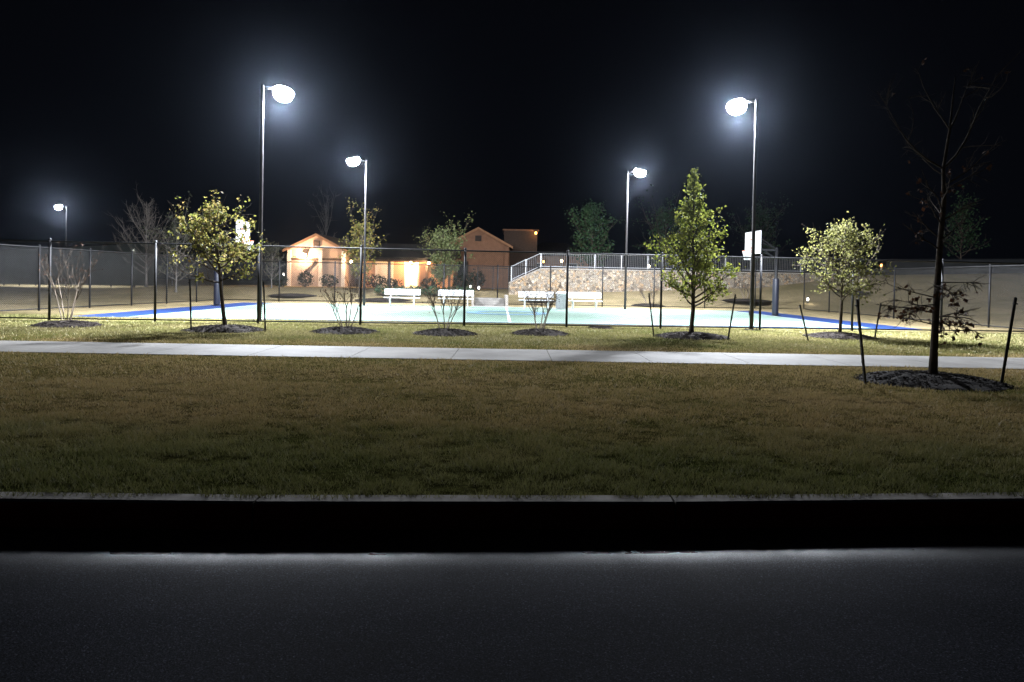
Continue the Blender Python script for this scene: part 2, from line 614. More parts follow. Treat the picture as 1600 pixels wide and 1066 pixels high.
# ------------------------------------------------------------------ ground, road, path, court
def build_setting():
    # road: one sheet, its kerb edge kept damp (attribute 'damp')
    xs = np.linspace(-40, 40, 161)
    offs = [0.10, 0.42, 0.56, 0.64, 0.72, 0.82, 0.95, 1.3, 34.0]
    damp = [1.0, 1.0, 1.0, 0.55, 0.20, 0.08, 0.03, 0.0, 0.0]
    mb = MB()
    for o_ in offs:
        for x in xs:
            mb.v.append((float(x), float(kerb_y(x)) - o_, 0.0))
    n = len(xs)
    for r_ in range(len(offs) - 1):
        for k in range(n - 1):
            mb.f.append((r_ * n + k, (r_ + 1) * n + k, (r_ + 1) * n + k + 1, r_ * n + k + 1))
            mb.m.append(0)
    ro = struct(mb.build('road', M['asphalt']))
    at_ = ro.data.attributes.new('damp', 'FLOAT', 'POINT')
    at_.data.foreach_set('value', np.repeat(np.array(damp, np.float32), n))
    # kerb in cast lengths with open joints
    joints = []
    k = -15.0
    j1 = float(ground(1057, 788, 0.15).x)
    j0 = float(ground(395, 786, 0.15).x)
    step = j1 - j0
    joints = [j0 + step * i for i in range(-12, 13)]
    prof = [(-0.185, -0.05), (-0.180, 0.0), (-0.165, 0.115), (-0.155, 0.138), (-0.135, 0.15), (-0.015, 0.152), (0.0, 0.146), (0.0, -0.05)]
    mb = MB()
    for a, b in zip(joints[:-1], joints[1:]):
        a += 0.006
        b -= 0.006
        vs = []
        for x in (a, b):
            yk = float(kerb_y(x))
            vs += [(x, yk + dy, z) for dy, z in prof]
        n = len(prof)
        for i in range(n - 1):
            mb.add([vs[i], vs[n + i], vs[n + i + 1], vs[i + 1]], [(0, 1, 2, 3)], 0 if i <= 2 else 1)
        mb.add(vs[:n], [tuple(range(n))], 1)
        mb.add(vs[n:], [tuple(range(n - 1, -1, -1))], 1)
    struct(mb.build('kerb', [M['kerb_red'], M['kerb_top']]))
    # lawn: one sheet from the kerb to the far hills
    gx = np.concatenate([np.linspace(-150, -40, 12), np.linspace(-38, 44, 83), np.linspace(48, 150, 12)])
    ty = np.concatenate([np.linspace(0, 8, 17), np.linspace(9, 60, 69), np.linspace(64, 210, 16)])
    V, Fc = [], []
    nx = len(gx)
    for t in ty:
        for x in gx:
            y = float(kerb_y(x)) - 0.005 + t if t < 10 else float(kerb_y(x)) * max(0, 1 - (t - 10) / 20) + t + 4.44 * min(1, (t - 10) / 20)
            V.append((x, y, hz1(x, y)))
    for j in range(len(ty) - 1):
        for i in range(nx - 1):
            Fc.append((j * nx + i, j * nx + i + 1, (j + 1) * nx + i + 1, (j + 1) * nx + i))
    mb = MB()
    mb.v, mb.f, mb.m = V, Fc, [0] * len(Fc)
    struct(mb.build('lawn', M['lawn'], smooth=True))
    # concrete path
    pa0, pa1 = ground(0, 533), ground(1600, 560)
    pb0, pb1 = ground(0, 550.5), ground(1600, 577.5)

    def ext(p, q, x):
        t = (x - p.x) / (q.x - p.x)
        return p.y + (q.y - p.y) * t
    mb = MB()
    X = -45.0
    while X < 45:
        X2 = X + 1.83
        a, b = X + 0.006, X2 - 0.006
        z = 0.012
        n = len(mb.v)
        mb.add([(a, ext(pb0, pb1, a), z), (b, ext(pb0, pb1, b), z), (b, ext(pa0, pa1, b), z), (a, ext(pa0, pa1, a), z),
                (a, ext(pb0, pb1, a), -.05), (b, ext(pb0, pb1, b), -.05), (b, ext(pa0, pa1, b), -.05), (a, ext(pa0, pa1, a), -.05)],
               [(0, 1, 2, 3), (0, 4, 5, 1), (1, 5, 6, 2), (2, 6, 7, 3), (3, 7, 4, 0)])
        X = X2
    struct(mb.build('path', M['concrete']))
    build_setting.path = (lambda x: ext(pb0, pb1, x), lambda x: ext(pa0, pa1, x))


NL, NR = Vector((-14.4, 24.0, 0)), Vector((14.5, 25.9, 0))
FL, FR = Vector((-14.3, 39.1, 0)), Vector((13.9, 41.0, 0))
CL, CW = 28.65, 15.2           # metres along and across


def court(u, v, z):
    a, b = u / CL, v / CW
    p = NL * (1 - a) * (1 - b) + NR * a * (1 - b) + FL * (1 - a) * b + FR * a * b
    return (p.x, p.y, z)


def court_rect(mb, u0, v0, u1, v1, z):
    mb.add([court(u0, v0, z), court(u1, v0, z), court(u1, v1, z), court(u0, v1, z)], [(0, 1, 2, 3)])


def build_court():
    mb = MB()
    # slab with an edge
    zt, zb = 0.010, -0.08
    top = [court(0, 0, zt), court(CL, 0, zt), court(CL, CW, zt), court(0, CW, zt)]
    bot = [(p[0], p[1], zb) for p in top]
    mb.add(top + bot, [(0, 1, 2, 3), (0, 4, 5, 1), (1, 5, 6, 2), (2, 6, 7, 3), (3, 7, 4, 0)])
    struct(mb.build('court', M['court_blue']))
    mb = MB()
    court_rect(mb, 1.75, 0.15, CL - 1.75, CW - 0.35, 0.015)
    struct(mb.build('court_playing_surface', M['court_green']))
    # markings
    mb = MB()
    w = 0.05
    zz = 0.020
    u0, u1, v0, v1 = 1.9, CL - 1.9, 0.35, CW - 0.55
    um, vm = CL / 2 - .1, CW / 2
    court_rect(mb, u0, v0, u1, v0 + w, zz)
    court_rect(mb, u0, v1 - w, u1, v1, zz)
    court_rect(mb, u0, v0 + w, u0 + w, v1 - w, zz)
    court_rect(mb, u1 - w, v0 + w, u1, v1 - w, zz)
    court_rect(mb, um - w, v0 + w, um + w, v1 - w, zz)
    for s, ue in ((1, u0 + w), (-1, u1 - w)):
        lo, hi = sorted((ue, ue + s * 5.8))
        court_rect(mb, lo, vm - 1.83, hi, vm - 1.78, zz)
        court_rect(mb, lo, vm + 1.78, hi, vm + 1.83, zz)
        f0, f1 = sorted((ue + s * 5.75, ue + s * 5.8))
        court_rect(mb, f0, vm - 1.78, f1, vm + 1.78, zz)
        # three point arc
        n = 28
        c = ue + s * 1.6
        pr = None
        for i in range(n + 1):
            t = -PI / 2 + PI * i / n
            q = [(c + s * rr * math.cos(t), vm + rr * math.sin(t)) for rr in (6.0, 6.05)]
            if pr:
                a, b = (pr, q) if s > 0 else (q, pr)
                mb.add([court(*a[0], zz + .004), court(*a[1], zz + .004), court(*b[1], zz + .004), court(*b[0], zz + .004)], [(0, 1, 2, 3)])
            pr = q
    struct(mb.build('court_white_lines', M['court_white']))
    mb = MB()
    pr = None
    for i in range(41):
        t = 2 * PI * i / 40
        q = [(um + rr * math.cos(t), vm + rr * math.sin(t)) for rr in (1.35, 1.83)]
        if pr:
            mb.add([court(*pr[0], .028), court(*pr[1], .028), court(*q[1], .028), court(*q[0], .028)], [(0, 1, 2, 3)])
        pr = q
    struct(mb.build('court_centre_circle', M['court_lightblue']))


build_setting()
build_court()


# ------------------------------------------------------------------ fences
def chain_fence(name, label, A, B, H, posts, mesh_step=0.062, wire_r=0.0019, skip=None, rail_mat=None):
    """straight run from A to B (ground points); posts: distances along the run"""
    A, B = Vector(A), Vector(B)
    d = (B - A)
    Ln = d.length
    rz = math.atan2(d.y, d.x)
    t = thing(name, label, 'fence', A, rz, 'chain link fence runs round the court')
    for s in posts:
        mb = MB()
        mb.tube([(s, 0, -0.05), (s, 0, H + 0.02)], 0.038, 8)
        mb.lathe([(0.046, 0), (0.046, 0.03), (0.03, 0.06), (0.006, 0.075)], 8, (s, 0, H))
        mb.build('post', M['fence_black'], t, True)
    MB().tube([(0, 0, H - 0.03), (Ln, 0, H - 0.03)], 0.024, 8).build('top_rail', M['fence_black'], t, True)
    MB().tube([(0, 0, 0.07), (Ln, 0, 0.07)], 0.021, 8).build('bottom_rail', M['fence_black'], t, True)
    # woven wire: two families of thin diagonal prisms
    z0, z1 = 0.05, H - 0.03
    hh = z1 - z0
    q = []
    r = wire_r
    xs = np.arange(-hh, Ln + hh, mesh_step)
    for sgn in (1, -1):
        for x in xs:
            if sgn > 0:
                a, b = x, x + hh
            else:
                a, b = x + hh, x
            za, zb = z0, z1
            # clip at the run's ends
            pts = []
            for (xx, zz) in ((a, za), (b, zb)):
                pts.append([xx, zz])
            dx = b - a
            for k in (0, 1):
                xx, zz = pts[k]
                cx = min(max(xx, 0), Ln)
                if cx != xx:
                    pts[k] = [cx, za + (cx - a) / dx * hh]
            if abs(pts[0][0] - pts[1][0]) < 0.02 or not (0 <= pts[0][0] <= Ln):
                continue
            if pts[0][1] > z1 or pts[1][1] < z0:
                continue
            p0, p1 = np.array([pts[0][0], 0.042 + .002 * sgn, pts[0][1]]), np.array([pts[1][0], 0.042 + .002 * sgn, pts[1][1]])
            n = np.array([r * .7071, 0, -r * .7071 * np.sign(dx)])
            m = np.array([0, r, 0])
            q.append([p0 - n, p1 - n, p1 + m, p0 + m])
            q.append([p0 + m, p1 + m, p1 + n, p0 + n])
            q.append([p0 + n, p1 + n, p1 - n, p0 - n])
    np_mesh('wire_mesh', np.array(q), 4, M['wire'], t)
    return t


FH = 2.38
# near run from measured post bases
cor_nl = Vector((-17.9, 21.35, 0))
cor_nr = Vector((18.4, 24.9, 0))
cor_fl = Vector((-16.4, 41.6, 0))
cor_fr = Vector((17.7, 44.6, 0))
dn = (cor_nr - cor_nl).normalized()
post_px = [(77, 502), (242, 506), (403, 507.5), (563, 510), (725, 513), (885, 515), (1032, 517), (1187, 519.5), (1331, 520), (1470, 521)]


def along(px, A, B):
    """distance along run A-B where image column px is crossed"""
    lo, hi = 0.0, (B - A).length
    d = (B - A).normalized()
    for _ in range(50):
        m = (lo + hi) / 2
        P = A + d * m
        # project
        q = CR.to_3x3().inverted() @ (P - Vector((0, 0, CAM_H)))
        x = 800 + q.x / -q.z * F
        if x < px:
            lo = m
        else:
            hi = m
    return lo


chain_fence('chain_link_fence', 'long black chain link fence with round posts in front of the sports court', cor_nl, cor_nr, FH,
            [0] + [along(p[0], cor_nl, cor_nr) for p in post_px] + [(cor_nr - cor_nl).length])
dl = (cor_fl - cor_nl).length
chain_fence('chain_link_fence', 'black chain link fence along the left end of the court', cor_nl + (cor_fl - cor_nl).normalized() * .05, cor_fl, FH,
            [dl * i / 7 for i in range(1, 8)])
chain_fence('chain_link_fence', 'chain link fence behind the benches on the far side of the court', cor_fl + (cor_fr - cor_fl).normalized() * .05, cor_fr - (cor_fr - cor_fl).normalized() * .05, 2.3,
            [(cor_fr - cor_fl).length * i / 11 for i in range(1, 11)], 0.09)
dr = (cor_fr - cor_nr).length
chain_fence('chain_link_fence', 'black chain link fence along the right end of the court', cor_fr, cor_nr - (cor_nr - cor_fr).normalized() * .05, FH,
            [dr * i / 6 for i in range(0, 6)])


# ------------------------------------------------------------------ court floodlights
def add_light(parent, loc, power, col, radius, name='bulb', spot=None, aim=None):
    l = bpy.data.lights.new(name, 'SPOT' if spot else 'POINT')
    l.energy = power
    l.color = col
    l.shadow_soft_size = radius
    if spot:
        l.spot_size = R(spot)
        l.spot_blend = 0.6
    o = bpy.data.objects.new(name, l)
    C.objects.link(o)
    o.parent = parent
    o.location = loc
    if spot:
        d = Vector(aim if aim else (0, 0, -1))
        o.rotation_euler = d.to_track_quat('-Z', 'Y').to_euler()
    return o


def make_floodlight(H=7.45):
    t = thing('court_floodlight', '', 'floodlight', (0, 0, 0), 0, 'tall floodlights at the corners of the court')
    mb = MB()
    mb.box((0, 0, 0.015), (0.34, 0.34, 0.03), bevel=.006)
    for sx in (-1, 1):
        for sy in (-1, 1):
            mb.tube([(sx * .125, sy * .125, .03), (sx * .125, sy * .125, .07)], .014, 6)
    mb.build('base_plate', M['bronze'], t)
    MB().lathe([(0.068, 0.03), (0.066, 0.4), (0.042, H - .05), (0.044, H)], 14).build('pole', M['bronze'], t, True)
    MB().box((0.072, 0, 0.55), (0.02, 0.07, 0.16), bevel=.004).build('hand_hole_cover', M['bronze'], t)
    MB().tube([(0.03, 0, H - .10), (0.42, 0, H - .02)], 0.032, 8).build('arm', M['bronze'], t, True)
    # tilted oval luminaire: a shallow metal cap over a deep bowl lens
    rot = Matrix.Rotation(R(16), 3, 'Y')
    h, b = MB(), MB()
    ctr = Vector((0.74, 0, H - .10))
    h.lathe([(.285, .10), (.295, .12), (.25, .165), (.15, .19), (.03, .20)], 22)
    b.lathe([(.03, -.28), (.13, -.265), (.23, -.21), (.29, -.12), (.315, -.02), (.31, .06), (.28, .10)], 22)
    h.v = [tuple(rot @ Vector(p) + ctr) for p in h.v]
    b.v = [tuple(rot @ Vector(p) + ctr) for p in b.v]
    hs = h.build('lamp_housing', M['bronze'], t, True)
    b.build('lamp_lens', M['lens'], hs, True)
    lt = add_light(t, (0.72, 0, H - .56), LAMP_POWER, LAMP_COL, 0.14, spot=176, aim=(.03, 0, -1))
    lt.data.spot_blend = 1.0
    return t


fl0 = make_floodlight()
spots = [
    ((-7.95, 23.2), R(50), 'tall floodlight pole at the near left corner of the court, by the gold tree'),
    ((7.75, 23.75), R(130), 'tall floodlight pole at the near right of the court, by the green tree'),
    ((-7.55, 37.6), R(-140), 'floodlight pole on the far left side of the court, before the lit gabled building'),
    ((6.1, 39.6), R(-40), 'floodlight pole on the far right side of the court, before the stone wall'),
]
heads = []
for i, ((x, y), a, lab) in enumerate(spots):
    o = fl0 if i == 0 else copy_tree(fl0)
    o.location = (x, y, 0)
    o.rotation_euler = (0, 0, a)
    o['label'] = lab
    heads.append((o, a))
    if i >= 2:       # the far pair throws wider, on to the bank behind
        for ch in o.children:
            if ch.type == 'LIGHT':
                ch.data = ch.data.copy() if i == 2 else far_bulb
                far_bulb = ch.data
                far_bulb.energy = LAMP_POWER * 1.25
                ch.rotation_euler = (Matrix.Rotation(-a, 3, 'Z') @ Vector((0, .42, -1))).to_track_quat('-Z', 'Y').to_euler()
# the tennis court lamp far off to the left
tp = at(104, 322, 75)
o = copy_tree(fl0)
o.location = (tp.x, 75, 0)
o.scale = (1, 1, tp.z / 7.45)
o.rotation_euler = (0, 0, R(195))
for ch in o.children:
    if ch.type == 'LIGHT':
        ch.data = ch.data.copy()
        ch.data.energy = LAMP_POWER * .6
# added beam on the near pair, aimed outwards to brighten the side lawns
for (o, a), sx in zip(heads[:2], (-1, 1)):
    w = Matrix.Rotation(-a, 3, 'Z') @ Vector((sx * 1.0, .08, -.46))
    side_fill = add_light(o, (0.72, 0, 6.89), LAMP_POWER * 2.2, LAMP_COL, .14, spot=160, aim=w)
    side_fill.data.spot_blend = 1.0
o['label'] = 'distant floodlight pole behind the green windscreen, far left'


# ------------------------------------------------------------------ basketball hoops
def make_hoop():
    """faces +x; pole base at the origin"""
    t = thing('basketball_hoop', '', 'basketball hoop', (0, 0, 0), 0, 'basketball hoops at the two ends of the court')
    mb = MB()
    mb.box((0, 0, .012), (.36, .36, .024), bevel=.005)
    mb.tube([(0, 0, 0.02), (0, 0, 3.2)], 0.075, 12)
    mb.lathe([(0.08, 0), (0.06, .03), (0.01, .045)], 12, (0, 0, 3.2))
    mb.build('pole', M['fence_black'], t, True)
    MB().lathe([(0.14, 0.05), (0.15, 0.08), (0.15, 1.75), (0.14, 1.78)], 14).build('pole_pad', M['pad_blue'], t, True)
    mb = MB()
    mb.box((0.58, 0, 3.12), (1.1, 0.1, 0.1), bevel=.01)
    for s in (-1, 1):
        mb.tube([(0.05, s * .03, 2.75), (1.1, s * .35, 3.3)], .022, 6)
        mb.tube([(0.05, s * .03, 3.18), (1.1, s * .45, 3.75)], .022, 6)
    mb.build('support_arm', M['fence_black'], t)
    bb = MB()
    bb.box((1.16, 0, 3.44), (0.05, 1.83, 1.07), bevel=.012)
    bo = bb.build('backboard', M['acrylic'], t)
    mb = MB()
    x = 1.1885
    for (y, z, sy, sz) in ((0, 3.20, .61, .05), (0, 3.60, .61, .05), (-.28, 3.40, .05, .35), (.28, 3.40, .05, .35)):
        mb.box((x, y, z), (.004, sy, sz))
    mb.build('target_square', M['rim_orange'], bo)
    mb = MB()
    pts = [(1.42 + .2286 * math.cos(2 * PI * k / 24), .2286 * math.sin(2 * PI * k / 24), 3.05) for k in range(25)]
    mb.tube(pts, .012, 6, False)
    mb.box((1.21, 0, 3.02), (.07, .16, .1), bevel=.008)
    ro = mb.build('rim', M['rim_orange'], t)
    mb = MB()
    n = 12
    for k in range(n):
        for s in (1, -1):
            pr = []
            for i in range(5):
                a = 2 * PI * (k + s * i * .5) / n
                r = .225 - .09 * (i / 4) ** .7
                pr.append((1.42 + r * math.cos(a), r * math.sin(a), 3.04 - .42 * i / 4))
            mb.tube(pr, .007, 4, False)
    mb.build('net', M['net'], ro)
    return t


hp = make_hoop()
hp.location = (-13.75, 34.3, 0.01)
hp.rotation_euler = (0, 0, R(2.5))
hp['label'] = 'basketball hoop with white backboard behind the gold tree, left end of court'
hp2 = copy_tree(hp)
hp2.location = (12.5, 34.9, 0.01)
hp2.rotation_euler = (0, 0, R(183.5))
hp2['label'] = 'basketball hoop with white backboard and net, right end of court'


# ------------------------------------------------------------------ benches and bin
def make_bench(Lb=1.85):
    t = thing('court_bench', '', 'bench', (0, 0, 0), 0, 'white benches along the far side of the court')
    mb = MB()
    for k in range(3):
        mb.box((0, -.14 + .14 * k, .45), (Lb, .125, .035), bevel=.008)
    mb.build('seat', M['white_metal'], t)
    rot = Matrix.Rotation(R(-12), 3, 'X')
    mb = MB()
    for k in range(2):
        mb.box((0, .235 + .035 * k, .66 + .165 * k), (Lb, .03, .15), rot, bevel=.008)
    mb.build('backrest', M['white_metal'], t)
    for s in (-1, 1):
        x = s * Lb * .33
        mb = MB()
        mb.tube([(x, -.2, 0), (x, -.2, .42), (x, .2, .42)], .026, 8)
        mb.tube([(x, .22, 0), (x, .20, .42), (x, .29, .89)], .026, 8)
        mb.tube([(x, -.2, .04), (x, .22, .04)], .02, 8)
        mb.build('leg', M['white_metal'], t)
    return t


be = make_bench()
labs = ['leftmost white bench, below the lit porch of the low building',
        'white bench directly behind the second clump of bare stems, left of the steps',
        'white bench just right of the concrete steps, below the end of the stone wall',
        'rightmost white bench, right of the grey bin']
for i, (px, py) in enumerate([(628, 479), (712, 480.5), (838, 483), (913, 484)]):
    p = ground(px, py)
    o = be if i == 0 else copy_tree(be)
    o.location = p
    o.rotation_euler = (0, 0, R(3.5))
    o['label'] = labs[i]

p = ground(877, 484)
tb = thing('litter_bin', 'pale grey litter bin standing between the two right hand benches', 'bin', p, 0)
mb = MB()
mb.lathe([(.25, 0), (.26, .03), (.29, .78), (.30, .8)], 18)
for k in range(18):
    a = 2 * PI * k / 18
    mb.box((.285 * math.cos(a), .285 * math.sin(a), .42), (.014, .05, .72), Matrix.Rotation(a, 3, 'Z'))
mb.build('bin_body', M['galv'], tb)
MB().lathe([(.315, .8), (.315, .84), (.2, .93), (.14, .935), (.13, .9)], 18).build('lid', M['white_metal'], tb, True)


# ------------------------------------------------------------------ trees
def unit(v):
    return v / max(1e-9, np.linalg.norm(v))


def branch_path(rng, p, d, length, n, curl, wob):
    pts = [p.copy()]
    d = unit(d)
    for i in range(n):
        d = unit(d + np.array([0, 0, curl / n]) + rng.normal(0, wob, 3))
        p = p + d * length / n
        pts.append(p.copy())
    return pts, d


def leaves_mesh(name, rng, centres, size, mat, parent, updown=0.4):
    c = np.array(centres)
    n = len(c)
    nrm = rng.normal(0, 1, (n, 3))
    nrm[:, 2] += updown
    nrm /= np.linalg.norm(nrm, axis=1)[:, None]
    a = np.cross(nrm, rng.normal(0, 1, (n, 3)))
    a /= np.linalg.norm(a, axis=1)[:, None]
    b = np.cross(nrm, a)
    s = size * rng.uniform(.6, 1.35, (n, 1))
    w = s * rng.uniform(.30, .45, (n, 1))
    fold = nrm * s * .12
    q = np.stack([c - a * s * .5, c + b * w + fold, c + a * s * .5, c - b * w + fold], axis=1)
    return np_mesh(name, q, 4, mat, parent)


def make_tree(name, label, loc, H, cb, env, nb, leaf, seed, bark='bark', group=None, r0=None, nsub=6, per=10,
              lsize=.09, lsig=.09, elev=(20, 55), lean=(0, 0), cat='tree', fall=1.0, up=0.5, twigs=True, bare=0.0, topthin=.25, topup=.5, zpow=.95):
    rng = np.random.default_rng(seed)
    t = thing(name, label, cat, loc, 0, group)
    mb = MB()
    r0 = r0 or H * .014
    n = 12
    tr = []
    off = np.zeros(2)
    for i in range(n + 1):
        f = i / n
        off = off + rng.normal(0, .012 * H / 4, 2) * (f > 0)
        tr.append(np.array([off[0] + lean[0] * f, off[1] + lean[1] * f, -0.03 + H * f * .98]))
    mb.tube(tr, [r0 * (1.35 if i == 0 else 1) * (1 - .88 * (i / n)) + .004 for i in range(n + 1)], 8)
    cen = []
    az = rng.uniform(0, 6.28)
    for k in range(nb):
        t_ = (k + rng.uniform(0, 1)) / nb
        z = cb + t_ ** zpow * (H * .96 - cb)
        t_ = t_ ** zpow
        f = z / H
        i = min(n - 1, int(f * n))
        g = f * n - i
        p = tr[i] * (1 - g) + tr[i + 1] * g
        az += 2.4 + rng.normal(0, .3)
        el = R(rng.uniform(*elev)) * (1 - topup / 2 + topup * t_)
        ln = env(t_) * rng.uniform(.5, 1.22) / max(.45, math.cos(el))
        d = np.array([math.cos(az) * math.cos(el), math.sin(az) * math.cos(el), math.sin(el)])
        pts, dd = branch_path(rng, p, d, ln, 5, up, .10)
        rb = r0 * (1 - .8 * f) * .42 + .004
        mb.tube(pts, [rb * (1 - .8 * j / 5) + .0025 for j in range(6)], 5, False)
        allp = [pts]
        if twigs:
            for s in range(max(2, int(round(nsub * (1 - topthin * t_))))):
                u = rng.uniform(.25, 1) * 5
                j = min(4, int(u))
                q = pts[j] + (pts[j + 1] - pts[j]) * (u - j)
                d2 = unit(unit(pts[j + 1] - pts[j]) * .8 + rng.normal(0, .6, 3))
                p2, _ = branch_path(rng, q, d2, ln * rng.uniform(.2, .45), 3, up * .7, .15)
                mb.tube(p2, [rb * .35 * (1 - .7 * m / 3) + .002 for m in range(4)], 4, False)
                allp.append(p2)
                if bare > 0:
                    for _ in range(3):
                        m = rng.integers(0, 3)
                        q3 = p2[m] + (p2[m + 1] - p2[m]) * rng.uniform()
                        p3, _ = branch_path(rng, q3, unit(d2 + rng.normal(0, .7, 3)), ln * rng.uniform(.12, .25), 2, up * .5, .15)
                        mb.tube(p3, [rb * .2 + .0018, rb * .15 + .0015, .0015], 3, False)
        if leaf:
            for pp in allp[1:] if len(allp) > 1 else allp:
                if rng.uniform() > fall:
                    continue
                tot = rng.poisson(per)
                m = len(pp) - 1
                cl = pp[rng.integers(1, m + 1)]
                for _ in range(tot):
                    if rng.uniform() < .6:
                        c = cl + rng.normal(0, lsig, 3)
                    else:
                        j = rng.integers(0, m)
                        c = pp[j] + (pp[j + 1] - pp[j]) * rng.uniform() + rng.normal(0, lsig * .7, 3)
                    cen.append(c)
    if leaf:
        for i in range(int(per * 2)):
            cen.append(tr[-1] + rng.normal(0, lsig * .8, 3) - np.array([0, 0, abs(rng.normal(0, .2))]))
    mb.build('trunk', M[bark], t, True)
    if cen:
        leaves_mesh('crown', rng, cen, lsize, M[leaf], t)
    return t


def interp_env(xs, ys):
    return lambda t: float(np.interp(t, xs, ys))


def make_myrtle(label, loc, H, spread, seed, stems=5, group=None):
    rng = np.random.default_rng(seed)
    t = thing('crepe_myrtle', label, 'shrub', loc, 0, group)
    mb = MB()
    tw = MB()
    cen = []
    for k in range(stems):
        a = 2 * PI * k / stems + rng.uniform(-.4, .4)
        el = R(rng.uniform(66, 80))
        d = np.array([math.cos(a) * math.cos(el), math.sin(a) * math.cos(el), math.sin(el)])
        p = np.array([math.cos(a) * .07, math.sin(a) * .07, -.02])
        ln = H * rng.uniform(.52, .66)
        pts, dd = branch_path(rng, p, d, ln, 5, .0, .045)
        mb.tube(pts, [.017 - .0017 * j for j in range(6)], 6, False)
        for s in range(5):
            u = rng.uniform(2.6, 5)
            j = min(4, int(u))
            q = pts[j] + (pts[j + 1] - pts[j]) * (u - j)
            a2 = rng.uniform(0, 6.28)
            d2 = unit(dd + np.array([math.cos(a2), math.sin(a2), .1]) * rng.uniform(.35, .8) * spread)
            p2, d3 = branch_path(rng, q, d2, H * rng.uniform(.28, .46), 4, .35, .09)
            tw.tube(p2, [.008 - .001 * m for m in range(5)], 4, False)
            for _ in range(5):
                m = rng.integers(1, 4)
                q3 = p2[m] + (p2[m + 1] - p2[m]) * rng.uniform()
                p3, _x = branch_path(rng, q3, unit(d3 + rng.normal(0, .6, 3)), H * rng.uniform(.08, .2), 2, .3, .12)
                tw.tube(p3, [.004, .003, .002], 3, False)
                if rng.uniform() < .7:
                    for _y in range(3):
                        cen.append(p3[-1] + rng.normal(0, .02, 3))
    mb.build('stem', M['bark_pale'], t, True)
    tw.build('twigs', M['bark'], t, True)
    leaves_mesh('foliage', rng, cen, .035, M['leaf_dead'], t)  # dry seed heads and leaves at the twig tips
    return t


BEDS = []      # (x, y, r) kept clear of grass


def mulch_bed(label, loc, r, seed, hgt=.13, name='mulch_bed', squash=1.0):
    rng = np.random.default_rng(seed)
    loc = Vector((loc[0], loc[1], hz1(loc[0], loc[1])))
    BEDS.append((loc.x, loc.y, r))
    nr, na = 9, 36
    V = [(0, 0, hgt)]
    ph = rng.uniform(0, 6.28, 4)
    for i in range(1, nr + 1):
        f = i / nr
        for k in range(na):
            a = 2 * PI * k / na
            rr = r * f * (1 + .05 * math.sin(3 * a + ph[0]) + .04 * math.sin(5 * a + ph[1]) + .02 * math.sin(9 * a + ph[2]))
            z = hgt * (1 - f ** 2.2) - .01 * (f == 1) + rng.normal(0, .012) * (f < .97)
            V.append((rr * math.cos(a), rr * math.sin(a) * squash, z))
    Fs = [(0, 1 + k, 1 + (k + 1) % na) for k in range(na)]
    for i in range(nr - 1):
        for k in range(na):
            a, b = 1 + i * na + k, 1 + i * na + (k + 1) % na
            Fs.append((a, a + na, b + na, b))
    mb = MB()
    mb.add(V, Fs)
    for _ in range(int(1100 * r)):
        f = math.sqrt(rng.uniform()) * 1.04
        a = rng.uniform(0, 6.28)
        z = hgt * (1 - min(1, f) ** 2.2) + .008
        rot = Matrix.Rotation(rng.uniform(0, 6.28), 3, 'Z') @ Matrix.Rotation(rng.normal(0, .5), 3, 'X') @ Matrix.Rotation(rng.normal(0, .4), 3, 'Y')
        mb.box((r * f * math.cos(a), r * f * math.sin(a) * squash, z), (rng.uniform(.02, .07), rng.uniform(.006, .016), rng.uniform(.005, .011)), rot)
    o = mb.build(name, M['mulch'])
    o.location = loc
    tag(o, label, 'mulch bed', 'mulch rings round the trees')
    return o


STK = None


def stake(label, base, top_off, length, group):
    """steel T-stake driven beside a tree"""
    t = thing('tree_stake', label, 'stake', base, 0, group)
    mb = MB()
    d = Vector((top_off[0], top_off[1], 0))
    tip = Vector((d.x, d.y, math.sqrt(max(.01, length ** 2 - d.length ** 2))))
    ax = tip.normalized()
    q = ax.to_track_quat('Z', 'Y').to_matrix()
    mb.box(tip / 2 - ax * .05, (.036, .008, length + .1), q)
    mb.box(tip / 2 - ax * .05 + q @ Vector((0, .018, 0)), (.008, .028, length + .1), q)
    for k in range(int(length / .12)):
        mb.box(ax * (.1 + .12 * k) + q @ Vector((0, -.008, 0)), (.02, .01, .02), q)
    mb.build('stake_bar', M['stake'], t)
    MB().box(tip * .93, (.05, .05, .02), q).build('tie_clip', M['stake'], t)
    return t


# --- near row
G1 = 'young trees planted between the path and the fence'
p = ground(352, 516)
mulch_bed('dark mulch ring under the gold leaved tree by the left floodlight', p, 1.02, 1)
make_tree('young_oak_tree', 'young tree with ragged gold and olive leaves, beside the near left floodlight', p, 3.35, 1.25,
          interp_env([0, .2, .45, .75, 1], [1.15, 1.3, 1.05, .85, .25]), 34, 'leaf_gold', 11, group=G1, r0=.058, nsub=9, per=15, lsize=.08, lsig=.075, elev=(-5, 42), fall=.56, up=.35, lean=(-.42, 0), topup=.3)
p = ground(1080, 527)
mulch_bed('dark mulch ring under the cone shaped green tree', p, 1.0, 2)
make_tree('young_green_tree', 'young upright tree with a pointed green crown, left of the near right floodlight', p, 4.75, 0.85,
          interp_env([0, .10, .3, .6, .85, 1], [.9, 1.25, 1.0, .52, .2, .06]), 50, 'leaf_green', 12, group=G1, r0=.06, nsub=10, per=16, lsize=.08, lsig=.07, elev=(18, 48), fall=.85, topthin=.72, topup=.15, up=.35, zpow=1.2)
p = ground(1312, 527)
mulch_bed('dark mulch ring under the round yellow green tree', p, .98, 3)
make_tree('young_lime_tree', 'young tree with a round yellow green crown, right of the right hoop', p, 3.25, 1.05,
          interp_env([0, .2, .5, .8, 1], [1.0, 1.3, 1.2, .85, .3]), 46, 'leaf_lime', 19, group=G1, r0=.05, nsub=9, per=15, lsize=.07, lsig=.085, elev=(5, 40), fall=.68, topup=.4)

